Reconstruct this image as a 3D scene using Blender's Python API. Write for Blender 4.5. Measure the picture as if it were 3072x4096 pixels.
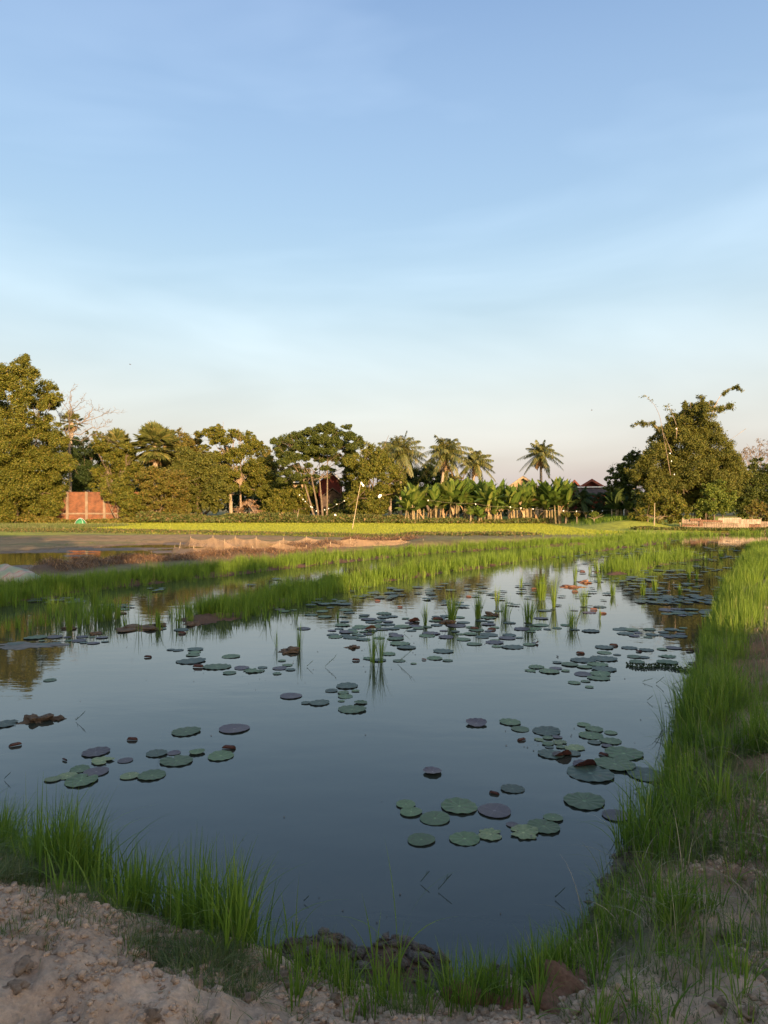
import bpy, math, random
import numpy as np
for o in list(bpy.data.objects): bpy.data.objects.remove(o)
SC = bpy.context.scene
COL = SC.collection
R = math.radians
rng = np.random.default_rng(7)
random.seed(7)

# ---------------------------------------------------------------- camera, sky, sun, exposure
F, CXP, CYP, CAMZ = 2840.0, 1536.0, 2048.0, 2.2
PITCH = R(0.87)
cam_d = bpy.data.cameras.new('camera'); cam = bpy.data.objects.new('camera', cam_d); COL.objects.link(cam)
cam.location = (0, 0, CAMZ); cam.rotation_euler = (R(90) - PITCH, 0, 0)
cam_d.sensor_fit = 'VERTICAL'; cam_d.sensor_height = 24; cam_d.lens = F / 4096 * 24
cam_d.clip_start = 0.05; cam_d.clip_end = 6000
SC.camera = cam
SC.render.resolution_x, SC.render.resolution_y = 768, 1024

SUN_EL, SUN_AZ = R(10.0), math.atan2(0.35, -0.94)        # azimuth clockwise from +Y: behind the camera, to the right
W = bpy.data.worlds.new('World'); SC.world = W; W.use_nodes = True
nt = W.node_tree; bg = nt.nodes['Background']
sky = nt.nodes.new('ShaderNodeTexSky'); sky.sky_type = 'NISHITA'; sky.sun_disc = False
sky.sun_elevation = SUN_EL; sky.sun_rotation = SUN_AZ
sky.air_density = 1.0; sky.dust_density = 2.2; sky.ozone_density = 1.2; sky.altitude = 0
# evening haze: colour by height above the horizon blended with the physical sky, plus thin cirrus
tc = nt.nodes.new('ShaderNodeTexCoord'); sxyz = nt.nodes.new('ShaderNodeSeparateXYZ'); nt.links.new(tc.outputs['Generated'], sxyz.inputs[0])
hr = nt.nodes.new('ShaderNodeValToRGB'); hr.color_ramp.interpolation = 'B_SPLINE'
def _lin(c): return tuple(((v * .965 / 255 + .055) / 1.055) ** 2.4 for v in c)
SKYC = [(0, (212, 194, 198)), (.055, (222, 208, 204)), (.124, (227, 224, 216)), (.19, (217, 230, 232)), (.272, (199, 226, 241)), (.363, (179, 213, 243)), (.468, (167, 201, 240)), (.577, (150, 184, 229)), (1, (105, 143, 205))]
EXPO = 1.3; SKYS = 0.15
e = hr.color_ramp.elements; e[0].position = 0; e[0].color = (*_lin(SKYC[0][1]), 1); e[1].position = 1; e[1].color = (*_lin(SKYC[-1][1]), 1)
for p_, c_ in SKYC[1:-1]: q_ = e.new(p_); q_.color = (*_lin(c_), 1)
nt.links.new(sxyz.outputs[2], hr.inputs[0])
vm_ = nt.nodes.new('ShaderNodeVectorMath'); vm_.operation = 'SCALE'; vm_.inputs['Scale'].default_value = 1 / (SKYS * 2 ** EXPO); nt.links.new(hr.outputs[0], vm_.inputs[0])
mh = nt.nodes.new('ShaderNodeMixRGB'); hz = nt.nodes.new('ShaderNodeMapRange'); hz.inputs[1].default_value = -.55; hz.inputs[2].default_value = .3; hz.inputs[3].default_value = .1; hz.inputs[4].default_value = .85; nt.links.new(sxyz.outputs[1], hz.inputs[0]); nt.links.new(hz.outputs[0], mh.inputs[0]); nt.links.new(sky.outputs[0], mh.inputs[1]); nt.links.new(vm_.outputs[0], mh.inputs[2])
mp = nt.nodes.new('ShaderNodeMapping'); mp.inputs['Scale'].default_value = (1.0, 1.0, 4.0); mp.inputs['Rotation'].default_value = (0.1, 0.35, 0.3)
ns = nt.nodes.new('ShaderNodeTexNoise'); ns.inputs['Scale'].default_value = 1.5; ns.inputs['Detail'].default_value = 4; ns.inputs['Roughness'].default_value = 0.5; ns.inputs['Distortion'].default_value = 0.4
rp = nt.nodes.new('ShaderNodeValToRGB'); rp.color_ramp.elements[0].position = 0.46; rp.color_ramp.elements[0].color = (0, 0, 0, 1); rp.color_ramp.elements[1].position = 0.95; rp.color_ramp.elements[1].color = (0.3, 0.3, 0.3, 1)
mxw = nt.nodes.new('ShaderNodeMixRGB'); mxw.blend_type = 'ADD'; mxw.inputs[2].default_value = (2.2, 2.3, 2.3, 1)
nt.links.new(tc.outputs['Generated'], mp.inputs[0]); nt.links.new(mp.outputs[0], ns.inputs[0]); nt.links.new(ns.outputs[0], rp.inputs[0])
nt.links.new(rp.outputs[0], mxw.inputs[0]); nt.links.new(mh.outputs[0], mxw.inputs[1]); nt.links.new(mxw.outputs[0], bg.inputs[0])
bg.inputs[1].default_value = SKYS

sd = bpy.data.lights.new('sun', 'SUN'); sun = bpy.data.objects.new('sun', sd); COL.objects.link(sun)
sd.energy = 4.6; sd.angle = R(0.5); sd.color = (1.0, 0.66, 0.36)
sun.rotation_euler = (R(90) - SUN_EL, 0, R(180) - SUN_AZ + R(180))
_sx, _sy = 0.35 / 1.003, -0.94 / 1.003                    # horizontal direction towards the sun
from mathutils import Vector, Matrix, Quaternion
_dir = Vector((-_sx * math.cos(SUN_EL), -_sy * math.cos(SUN_EL), -math.sin(SUN_EL)))
sun.rotation_euler = _dir.to_track_quat('-Z', 'Y').to_euler()
vs = SC.view_settings; vs.view_transform = 'Standard'; vs.look = 'None'; vs.exposure = EXPO; vs.gamma = 1.0
SC.cycles.max_bounces = 6; SC.cycles.transparent_max_bounces = 16; SC.cycles.use_denoising = True

# ---------------------------------------------------------------- pixel helpers (photo pixels to real places)
cp, sp_ = math.cos(PITCH), math.sin(PITCH)
def ray(px, py):
    u = (px - CXP) / F; v = (CYP - py) / F
    return np.array([u, cp + v * sp_, -sp_ + v * cp])
def G(px, py, z=0.0):                       # the point of the level z seen at that pixel
    r = ray(px, py); t = (z - CAMZ) / r[2]
    return np.array([r[0] * t, r[1] * t, z])
def D(px, py, Y):                           # the point seen at that pixel at distance Y
    r = ray(px, py); t = Y / r[1]
    return np.array([r[0] * t, Y, CAMZ + r[2] * t])
def GL(pts, z=0.0): return np.array([G(x, y, z)[:2] for x, y in pts])

# ---------------------------------------------------------------- object helpers
def new_obj(name, data, parent=None):
    o = bpy.data.objects.new(name, data); COL.objects.link(o)
    if parent: o.parent = parent
    return o
def tag(o, label, cat, group=None, kind=None):
    if label: o['label'] = label
    if cat: o['category'] = cat
    if group: o['group'] = group
    if kind: o['kind'] = kind
    return o
def thing(name, label, cat, loc=(0, 0, 0), group=None):
    o = new_obj(name, None); o.location = loc; o.empty_display_size = 0.2
    return tag(o, label, cat, group)
class MB:
    """collects vertices and faces (quads or tris) with a per-vertex value v"""
    def __init__(s): s.V = []; s.Q = []; s.v = []; s.n = 0
    def add(s, V, Fc, v=0.5):
        V = np.asarray(V, float).reshape(-1, 3); Fc = np.asarray(Fc, np.int64); Fc = Fc.reshape(-1, Fc.shape[-1])
        s.V.append(V); s.Q.append(Fc + s.n); s.v.append(np.broadcast_to(np.asarray(v, float), (len(V),)).copy()); s.n += len(V)
        return s
    def mesh(s, name, smooth=True):
        me = bpy.data.meshes.new(name)
        V = np.concatenate(s.V); me.vertices.add(len(V)); me.vertices.foreach_set('co', V.astype(np.float32).ravel())
        loops = np.concatenate([q.ravel() for q in s.Q]); tot = np.concatenate([np.full(len(q), q.shape[1]) for q in s.Q])
        st = np.concatenate([[0], np.cumsum(tot)[:-1]])
        me.loops.add(len(loops)); me.loops.foreach_set('vertex_index', loops.astype(np.int32))
        me.polygons.add(len(tot)); me.polygons.foreach_set('loop_start', st.astype(np.int32)); me.polygons.foreach_set('loop_total', tot.astype(np.int32))
        me.polygons.foreach_set('use_smooth', np.full(len(tot), smooth, bool))
        at = me.attributes.new('v', 'FLOAT', 'POINT'); at.data.foreach_set('value', np.concatenate(s.v).astype(np.float32))
        me.update(calc_edges=True)
        return me
    def build(s, name, mat, parent=None, smooth=True, origin=None):
        if origin is not None: s.V = [a - np.asarray(origin, float) for a in s.V]
        me = s.mesh(name, smooth)
        for m in (mat if isinstance(mat, (list, tuple)) else [mat]): me.materials.append(m)
        o = new_obj(name, me, parent)
        if origin is not None and parent is None: o.location = origin
        return o
def box(mb, c, size, rz=0, v=0.5, tilt=0):
    x, y, z = np.array(size) / 2
    P = np.array([[-x,-y,-z],[x,-y,-z],[x,y,-z],[-x,y,-z],[-x,-y,z],[x,-y,z],[x,y,z],[-x,y,z]])
    if tilt:
        ct, st = math.cos(tilt), math.sin(tilt); P = P @ np.array([[ct,0,-st],[0,1,0],[st,0,ct]]).T
    cr, sr = math.cos(rz), math.sin(rz); P = P @ np.array([[cr,-sr,0],[sr,cr,0],[0,0,1]]).T
    mb.add(P + np.asarray(c), [[0,3,2,1],[4,5,6,7],[0,1,5,4],[1,2,6,5],[2,3,7,6],[3,0,4,7]], v)
def tube(mb, pts, rad, n=6, v=0.5):
    pts = np.asarray(pts, float); k = len(pts); rad = np.broadcast_to(np.asarray(rad, float), (k,))
    T = np.gradient(pts, axis=0); T /= np.linalg.norm(T, axis=1)[:, None] + 1e-9
    ref = np.array([0.31, 0.87, 0.12]) if abs(T[0][2]) > 0.7 else np.array([0.05, 0.1, 1.0])
    A = np.cross(T, ref); A /= np.linalg.norm(A, axis=1)[:, None] + 1e-9; B = np.cross(T, A)
    th = np.arange(n) * 2 * math.pi / n
    V = pts[:, None] + rad[:, None, None] * (A[:, None] * np.cos(th)[None, :, None] + B[:, None] * np.sin(th)[None, :, None])
    i = np.arange(k - 1)[:, None] * n; j = np.arange(n)[None]; j2 = (j + 1) % n
    Q = np.stack([i + j, i + j2, i + n + j2, i + n + j], -1).reshape(-1, 4)
    V = V.reshape(-1, 3)
    mb.add(V, Q, v)
def unit(a): return a / (np.linalg.norm(a, axis=-1, keepdims=True) + 1e-9)
def leaves(mb, C, size, aspect=0.5, up=0.5, outward=None, vr=(0, 1), rg=rng):
    """diamond leaves at C (N,3), each with its own tilt"""
    N = len(C); size = np.broadcast_to(size, (N,))
    nrm = rg.normal(size=(N, 3)); nrm[:, 2] += up
    if outward is not None: nrm += outward * 0.8
    nrm = unit(nrm)
    a = unit(np.cross(nrm, rg.normal(size=(N, 3)))); b = np.cross(nrm, a)
    L = size[:, None] * 0.5; w = L * aspect
    V = np.stack([C - a * L, C + b * w - nrm * L * .15, C + a * L, C - b * w - nrm * L * .15], 1).reshape(-1, 3)
    i = np.arange(N)[:, None] * 4
    v = np.repeat(rg.uniform(vr[0], vr[1], N), 4)
    mb.add(V, i + np.array([[0, 1, 2, 3]]), v)
def blades(mb, base, h, w, lean_dir, lean, S=4, droop=0.5, v=None, rg=rng, flat=0.75):
    """curved tapering grass blades: base (N,3), height, width, horizontal lean"""
    N = len(base); h = np.broadcast_to(h, (N,)); w = np.broadcast_to(w, (N,)); lean = np.broadcast_to(lean, (N,))
    ld = np.stack([np.cos(lean_dir), np.sin(lean_dir), np.zeros(N)], 1)
    sa = lean_dir + math.pi / 2 + rg.normal(0, 0.6, N)
    sd_ = np.stack([np.cos(sa), np.sin(sa), np.zeros(N)], 1)
    t = np.linspace(0, 1, S + 1)
    up = h[:, None] * (t[None] - droop * np.clip(lean, 0, 1.5)[:, None] * t[None] ** 2.5)
    out = (h * lean)[:, None] * (0.35 * t[None] + 0.65 * t[None] ** 2)
    cen = base[:, None] + ld[:, None] * out[..., None] + np.array([0, 0, 1.0]) * up[..., None]
    wid = (w[:, None] * (1 - t[None] ** 1.7) * (0.55 + 0.9 * t[None] * (1 - t[None]) * 2))[..., None] * 0.5
    wid[:, -1] = w[:, None] * 0.03
    Lf = cen - sd_[:, None] * wid; Rt = cen + sd_[:, None] * wid
    V = np.stack([Lf, Rt], 2).reshape(N, -1, 3)
    q = np.array([[2 * k, 2 * k + 1, 2 * k + 3, 2 * k + 2] for k in range(S)])
    Q = (np.arange(N)[:, None, None] * (2 * (S + 1)) + q[None]).reshape(-1, 4)
    if v is None: v = rg.uniform(0, 1, N)
    mb.add(V.reshape(-1, 3), Q, np.repeat(v, 2 * (S + 1)))

# ---------------------------------------------------------------- noise and terrain
def _h(i, j, s):
    n = (i * 374761393 + j * 668265263 + s * 2147483647) & 0xffffffff
    n = ((n ^ (n >> 13)) * 1274126177) & 0xffffffff
    return ((n ^ (n >> 16)) & 0xffff) / 65535.0
def vnoise(x, y, s=0):
    x = np.asarray(x, float); y = np.asarray(y, float)
    i = np.floor(x).astype(np.int64); j = np.floor(y).astype(np.int64); fx = x - i; fy = y - j
    fx = fx * fx * (3 - 2 * fx); fy = fy * fy * (3 - 2 * fy)
    return (_h(i, j, s) * (1 - fx) + _h(i + 1, j, s) * fx) * (1 - fy) + (_h(i, j + 1, s) * (1 - fx) + _h(i + 1, j + 1, s) * fx) * fy
def fbm(x, y, sc, oct=4, s=0):
    a, t, r = 1.0, 0.0, 0.0
    for k in range(oct):
        r = r + a * (vnoise(x * sc + 17.3 * k, y * sc - 9.1 * k, s + k) - 0.5); t += a; a *= 0.5; sc *= 2.03
    return r / t * 2
def sdf_poly(x, y, P):
    x = np.asarray(x, float); y = np.asarray(y, float); d = np.full(x.shape, 1e9); ins = np.zeros(x.shape, bool)
    for a, b in zip(P, np.roll(P, -1, 0)):
        e = b - a; wx = x - a[0]; wy = y - a[1]; t = np.clip((wx * e[0] + wy * e[1]) / (e @ e + 1e-12), 0, 1)
        d = np.minimum(d, (wx - e[0] * t) ** 2 + (wy - e[1] * t) ** 2)
        c = ((a[1] > y) != (b[1] > y)); xi = a[0] + (y - a[1]) * e[0] / (e[1] if abs(e[1]) > 1e-12 else 1e-12)
        ins ^= c & (x < xi)
    d = np.sqrt(d); return np.where(ins, -d, d)
def dist_line(x, y, L):
    x = np.asarray(x, float); y = np.asarray(y, float); d = np.full(x.shape, 1e9); tt = np.zeros(x.shape)
    for k, (a, b) in enumerate(zip(L[:-1], L[1:])):
        e = b - a; wx = x - a[0]; wy = y - a[1]; t = np.clip((wx * e[0] + wy * e[1]) / (e @ e + 1e-12), 0, 1)
        q = (wx - e[0] * t) ** 2 + (wy - e[1] * t) ** 2; m = q < d; d = np.where(m, q, d); tt = np.where(m, (k + t) / (len(L) - 1), tt)
    return np.sqrt(d), tt
def sstep(a, b, x):
    t = np.clip((x - a) / (b - a), 0, 1); return t * t * (3 - 2 * t)

POND = GL([(-700,3180),(-200,3300),(0,3420),(200,3510),(420,3560),(600,3680),(850,3780),(1150,3830),(1300,3900),(1500,3960),(1700,3985),(1900,3950),
           (2130,3880),(2250,3770),(2380,3620),(2480,3480),(2560,3340),(2640,3230),(2660,3100),(2700,2930),(2735,2780),(2780,2660),(2800,2570),(2840,2480),
           (2880,2390),(2930,2310),(2970,2240),(3010,2190),(3120,2165),(3600,2150),(3500,2128),(3050,2128),(2750,2130),(2560,2150),(2350,2163),(2100,2168),(1900,2180),
           (1600,2195),(1300,2214),(1000,2240),(650,2278),(330,2325),(0,2362),(-400,2410),(-1500,2520),(-1500,2900)])
POND2 = GL([(-900,2420),(-300,2345),(0,2318),(250,2280),(430,2255),(700,2237),(1000,2225),(1150,2212),(1330,2192),(1430,2180),(1300,2168),(1000,2172),(800,2180),(740,2172),(500,2180),(250,2196),(0,2212),(-500,2232),(-1200,2260)])
STRIP_A = GL([(-500,2470),(-200,2432),(0,2400),(330,2352),(700,2312),(1000,2278),(1300,2246),(1700,2210),(2100,2185),(2400,2170),(2650,2155)])
STRIP_B = GL([(820,2475),(1050,2415),(1180,2385),(1330,2355),(1480,2325),(1700,2290),(1950,2258),(2200,2223),(2450,2190),(2620,2170)])
STRIP_C = GL([(2425,2292),(2520,2270),(2640,2248),(2760,2235)])
HEAP = GL([(180,2300),(420,2266),(650,2252),(900,2238),(1100,2220),(1300,2197),(1450,2182),(1650,2170)])
RIDGE = GL([(-1500,2128),(-400,2126),(0,2128),(300,2132),(700,2138),(1100,2144),(1500,2153),(1900,2158),(2090,2152)])
LEFTLAND = GL([(-500,2360),(0,2335),(200,2300)])
HUMP = GL([(2180,2085),(2330,2090),(2420,2100),(2520,2118)])
NEARCL = [(1590, 3900, .28, .16), (1260, 3860, .25, .17), (2060, 4040, .34, .12)]
def height(x, y, fine=True):
    x = np.asarray(x, float); y = np.asarray(y, float)
    d1 = sdf_poly(x, y, POND) + 0.10 * fbm(x, y, 1.6, 3, 5) * sstep(30, 3, y); d2 = sdf_poly(x, y, POND2); d = np.minimum(d1, d2)
    near = sstep(6.5, 3.6, np.hypot(x, y)); right = sstep(0.5, 2.0, x) * sstep(60, 35, y) * (x > 0)
    land = 0.10 + 0.42 * near + 0.17 * right * (1 - near) + 0.12 * sstep(62, 80, y)
    land = land + 0.16 * sstep(-0.2, -1.6, x) * near
    h = land * (1 - np.exp(-np.clip(d, 0, 99) / (0.45 + 0.35 * near))) + 0.012
    h = np.where(d < 0, np.maximum(-0.45, d * 0.45), h)
    def mound(L, w, top, s, amp):
        dl, _ = dist_line(x, y, L); n = fbm(x, y, 1.5, 3, s)
        return (top + amp * n + .05 * np.abs(fbm(x, y, 6, 3, s + 1))) * np.exp(-(dl / w) ** 2) - 0.12 * (1 - np.exp(-(dl / w) ** 2))
    h = np.maximum(h, mound(STRIP_A, 1.1, .05, 11, .09)); h = np.maximum(h, mound(STRIP_B, 0.9, .035, 12, .09)); h = np.maximum(h, mound(STRIP_C, 0.9, .03, 13, .10))
    dl, _ = dist_line(x, y, HEAP); h = np.maximum(h, (0.28 + 0.34 * fbm(x, y, 1.3, 4, 14)) * np.exp(-(dl / .75) ** 2) - .06)
    dl, _ = dist_line(x, y, LEFTLAND); h = np.maximum(h, 0.16 * np.exp(-(dl / 1.2) ** 2) - .06)
    dl, _ = dist_line(x, y, RIDGE); h = np.maximum(h, (0.20 + 0.16 * fbm(x, y, .35, 3, 15)) * np.exp(-(dl / 1.7) ** 2) - .06)
    dl, _ = dist_line(x, y, HUMP); h = np.maximum(h, 0.75 * np.exp(-(dl / 3.5) ** 2) - .06)
    for px, py, w, top in NEARCL:
        c = G(px, py); h = np.maximum(h, (top + .05 * fbm(x, y, 9, 2, 3)) * np.exp(-(((x - c[0]) ** 2 + (y - c[1]) ** 2) / w ** 2)) - .06)
    # flat wet mud sheets in the far pond
    mud = sstep(-.05, .5, fbm(x * 0.45, y, 0.55, 3, 21)) * (d2 < 0); h = np.maximum(h, np.where(mud > .3, .004 + .01 * mud, -1))
    lm = sstep(0.05, 1.0, d) * sstep(26, 6, np.hypot(x, y)) * (y > -30)
    h = h + lm * (0.13 * fbm(x, y, 1.1, 4, 1) + (0.10 * fbm(x, y, 4.5, 4, 2) if fine else 0) + (0.03 * np.abs(fbm(x, y, 17, 3, 4)) if fine else 0))
    wet = (h > 0) & (d < 0); h = h + np.where(wet, .012 * fbm(x, y, 8, 2, 8), 0)
    h = h + .05 * fbm(x, y, .5, 4, 44) * (y > 27) * (y < 46) * (x < 5) * (d2 > .3)
    far = (y > 45) & (d > 1.0); h = np.where(far, np.maximum(h, .08), h)
    return h
def HZ(x, y): return float(height(np.array([x]), np.array([y]))[0])
def onground(P): P = np.asarray(P, float).copy(); P[:, 2] = height(P[:, 0], P[:, 1]); return P

# ---------------------------------------------------------------- materials
def nodes(name):
    m = bpy.data.materials.new(name); m.use_nodes = True; t = m.node_tree; b = t.nodes['Principled BSDF']; return m, t, b
def N_(t, typ, **kw):
    n = t.nodes.new('ShaderNode' + typ)
    for k, v in kw.items():
        if k in n.inputs: n.inputs[k].default_value = v
        else: setattr(n, k, v)
    return n
def ramp(t, cols):
    r = t.nodes.new('ShaderNodeValToRGB'); e = r.color_ramp.elements
    e[0].position, e[0].color = cols[0][0], (*cols[0][1], 1); e[1].position, e[1].color = cols[-1][0], (*cols[-1][1], 1)
    for p, c in cols[1:-1]: q = e.new(p); q.color = (*c, 1)
    return r
def leafmat(name, cols, trans=0.3, rough=0.55, spec=0.25, noise=0.0):
    """leaf material: colour by each leaf's own value, part of the light passes through"""
    m, t, b = nodes(name); at = N_(t, 'Attribute', attribute_name='v'); r = ramp(t, cols); L = t.links.new
    L(at.outputs['Fac'], r.inputs[0]); col = r.outputs[0]
    if noise:
        nz = N_(t, 'TexNoise', Scale=noise, Detail=3.0); tcn = N_(t, 'TexCoord'); L(tcn.outputs['Object'], nz.inputs[0])
        hs = N_(t, 'HueSaturation'); mr = N_(t, 'MapRange'); mr.inputs[1].default_value = .3; mr.inputs[2].default_value = .7; mr.inputs[3].default_value = .72; mr.inputs[4].default_value = 1.25
        L(nz.outputs[0], mr.inputs[0]); L(mr.outputs[0], hs.inputs['Value']); L(col, hs.inputs['Color']); col = hs.outputs[0]
    L(col, b.inputs['Base Color']); b.inputs['Roughness'].default_value = rough; b.inputs['Specular IOR Level'].default_value = spec
    if trans:
        tr = N_(t, 'BsdfTranslucent'); mx = N_(t, 'MixShader'); mx.inputs[0].default_value = trans; L(col, tr.inputs[0])
        L(b.outputs[0], mx.inputs[1]); L(tr.outputs[0], mx.inputs[2]); L(mx.outputs[0], t.nodes['Material Output'].inputs[0])
    return m
def noisemat(name, c1, c2, scale=5.0, rough=0.85, bump=0.0, bscale=None, detail=5.0, spec=0.2, coord='Object', c3=None, dist=0.02):
    m, t, b = nodes(name); L = t.links.new; tcn = N_(t, 'TexCoord'); nz = N_(t, 'TexNoise', Scale=scale, Detail=detail); L(tcn.outputs[coord], nz.inputs[0])
    r = ramp(t, [(0.32, c1), (0.68, c2)] if c3 is None else [(0.3, c1), (0.5, c2), (0.7, c3)]); L(nz.outputs[0], r.inputs[0]); L(r.outputs[0], b.inputs['Base Color'])
    b.inputs['Roughness'].default_value = rough; b.inputs['Specular IOR Level'].default_value = spec
    if bump:
        n2 = N_(t, 'TexNoise', Scale=bscale or scale * 4, Detail=4.0); L(tcn.outputs[coord], n2.inputs[0])
        bp = N_(t, 'Bump', Strength=bump, Distance=dist); L(n2.outputs[0], bp.inputs['Height']); L(bp.outputs[0], b.inputs['Normal'])
    return m
M = {}
M['bark'] = noisemat('bark', (.09, .065, .045), (.19, .145, .1), 6, .9, .5, 20)
M['bark_pale'] = noisemat('bark_pale', (.17, .12, .08), (.28, .21, .15), 5, .9, .4, 18)
M['greybark'] = noisemat('grey_bark', (.13, .105, .085), (.22, .18, .15), 5, .9, .4, 18)
M['palm_trunk'] = noisemat('palm_trunk', (.2, .15, .11), (.36, .28, .2), 7, .9, .5, 15)
M['wood'] = noisemat('wood', (.22, .16, .1), (.4, .32, .22), 8, .85, .3, 40)
M['olive'] = leafmat('leaf_olive', [(0, (.055, .072, .010)), (.5, (.112, .122, .015)), (.85, (.175, .165, .024)), (1, (.21, .15, .03))])
M['brown_green'] = leafmat('leaf_brown_green', [(0, (.07, .075, .012)), (.5, (.125, .118, .018)), (.85, (.18, .14, .028)), (1, (.24, .14, .04))])
M['fresh'] = leafmat('leaf_fresh', [(0, (.065, .10, .012)), (.5, (.11, .15, .02)), (1, (.18, .19, .03))])
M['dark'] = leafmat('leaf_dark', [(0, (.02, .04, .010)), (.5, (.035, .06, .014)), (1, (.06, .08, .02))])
M['rain'] = leafmat('leaf_rain_tree', [(0, (.035, .055, .010)), (.6, (.07, .09, .015)), (1, (.12, .125, .022))])
M['bamboo'] = leafmat('leaf_bamboo', [(0, (.055, .07, .012)), (.5, (.10, .11, .017)), (1, (.175, .155, .03))])
M['pink'] = leafmat('leaf_pinkish', [(0, (.14, .10, .06)), (1, (.26, .19, .13))])
M['frond'] = leafmat('palm_frond', [(0, (.06, .075, .018)), (.6, (.11, .12, .03)), (1, (.2, .17, .05))], trans=.25, rough=.4, spec=.5)
M['dead'] = leafmat('dead_frond', [(0, (.14, .09, .04)), (1, (.28, .18, .09))], trans=.2)
M['banana'] = leafmat('banana_leaf', [(0, (.055, .10, .018)), (.6, (.10, .155, .025)), (1, (.21, .235, .05))], trans=.35, rough=.4, spec=.4)
M['banana_dead'] = leafmat('dead_banana_leaf', [(0, (.32, .2, .1)), (1, (.5, .34, .19))], trans=.25)
M['stem'] = noisemat('banana_stem', (.10, .085, .045), (.28, .21, .11), 3, .7, .2, 12)
M['grass'] = leafmat('grass_blade', [(0, (.07, .13, .016)), (.55, (.15, .235, .024)), (.9, (.24, .31, .04)), (1, (.36, .30, .12))], trans=.42, rough=.5)
M['rice'] = leafmat('rice_blade', [(0, (.085, .145, .016)), (.5, (.145, .23, .022)), (.93, (.21, .29, .035)), (1, (.36, .28, .10))], trans=.42, rough=.5)
M['paddy'] = leafmat('young_rice_blade', [(0, (.26, .29, .03)), (1, (.33, .35, .04))], trans=.4)
M['dull'] = leafmat('dull_grass', [(0, (.08, .11, .03)), (.55, (.13, .165, .045)), (.8, (.20, .19, .08)), (1, (.36, .28, .16))], trans=.35)
M['weed'] = leafmat('weed_leaf', [(0, (.05, .07, .015)), (.5, (.09, .115, .025)), (.8, (.14, .12, .035)), (1, (.24, .16, .07))], trans=.25)
M['straw'] = leafmat('straw', [(0, (.11, .06, .03)), (.6, (.22, .125, .06)), (.9, (.36, .21, .10)), (1, (.46, .33, .2))], trans=.1)
M['palestraw'] = leafmat('pale_straw', [(0, (.25, .19, .12)), (1, (.46, .38, .26))], trans=.1)
M['whiteplastic'] = noisemat('white_plastic', (.7, .7, .68), (.85, .85, .84), 20, .5)

# ground: colour from each vertex (what the soil is), fine grain from noise
gm, t, b = nodes('ground'); L = t.links.new
ga = N_(t, 'Attribute', attribute_name='col'); gw = N_(t, 'Attribute', attribute_name='wet'); tcn = N_(t, 'TexCoord')
n1 = N_(t, 'TexNoise', Scale=2.2, Detail=9.0, Roughness=.65); n2 = N_(t, 'TexNoise', Scale=38.0, Detail=6.0, Roughness=.7); n3 = N_(t, 'TexVoronoi', Scale=26.0)
for n in (n1, n2, n3): L(tcn.outputs['Object'], n.inputs['Vector'])
mr = N_(t, 'MapRange'); mr.inputs[1].default_value = .3; mr.inputs[2].default_value = .7; mr.inputs[3].default_value = .62; mr.inputs[4].default_value = 1.3; L(n1.outputs[0], mr.inputs[0])
mr2 = N_(t, 'MapRange'); mr2.inputs[1].default_value = .3; mr2.inputs[2].default_value = .7; mr2.inputs[3].default_value = .75; mr2.inputs[4].default_value = 1.22; L(n2.outputs[0], mr2.inputs[0])
mu = N_(t, 'Math', operation='MULTIPLY'); L(mr.outputs[0], mu.inputs[0]); L(mr2.outputs[0], mu.inputs[1])
hs = N_(t, 'HueSaturation'); L(ga.outputs['Color'], hs.inputs['Color']); L(mu.outputs[0], hs.inputs['Value']); L(hs.outputs[0], b.inputs['Base Color'])
rw = N_(t, 'MapRange'); rw.inputs[3].default_value = .95; rw.inputs[4].default_value = .3; L(gw.outputs['Fac'], rw.inputs[0]); L(rw.outputs[0], b.inputs['Roughness'])
b.inputs['Specular IOR Level'].default_value = .3
ad = N_(t, 'Math', operation='ADD'); L(n2.outputs[0], ad.inputs[0]); vm = N_(t, 'Math', operation='MULTIPLY'); vm.inputs[1].default_value = -.5; L(n3.outputs['Distance'], vm.inputs[0]); L(vm.outputs[0], ad.inputs[1])
bp = N_(t, 'Bump', Strength=.75, Distance=.025); L(ad.outputs[0], bp.inputs['Height']); L(bp.outputs[0], b.inputs['Normal'])
M['ground'] = gm

# water: murky still pond, faint ripples
wm, t, b = nodes('pond_water'); L = t.links.new; tcn = N_(t, 'TexCoord')
b.inputs['Base Color'].default_value = (.033, .036, .026, 1); b.inputs['Roughness'].default_value = .015; b.inputs['IOR'].default_value = 1.5; b.inputs['Specular IOR Level'].default_value = .5
na = N_(t, 'TexNoise', Scale=2.2, Detail=3.0); nb = N_(t, 'TexNoise', Scale=14.0, Detail=2.0); mpn = N_(t, 'Mapping'); mpn.inputs['Scale'].default_value = (.7, 1.6, 1)
L(tcn.outputs['Object'], mpn.inputs[0]); L(mpn.outputs[0], na.inputs['Vector']); L(mpn.outputs[0], nb.inputs['Vector'])
m3 = N_(t, 'Math', operation='MULTIPLY_ADD'); m3.inputs[1].default_value = .12; L(nb.outputs[0], m3.inputs[0]); L(na.outputs[0], m3.inputs[2])
bp = N_(t, 'Bump', Strength=.10, Distance=.02); L(m3.outputs[0], bp.inputs['Height']); L(bp.outputs[0], b.inputs['Normal'])
M['water'] = wm

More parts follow.
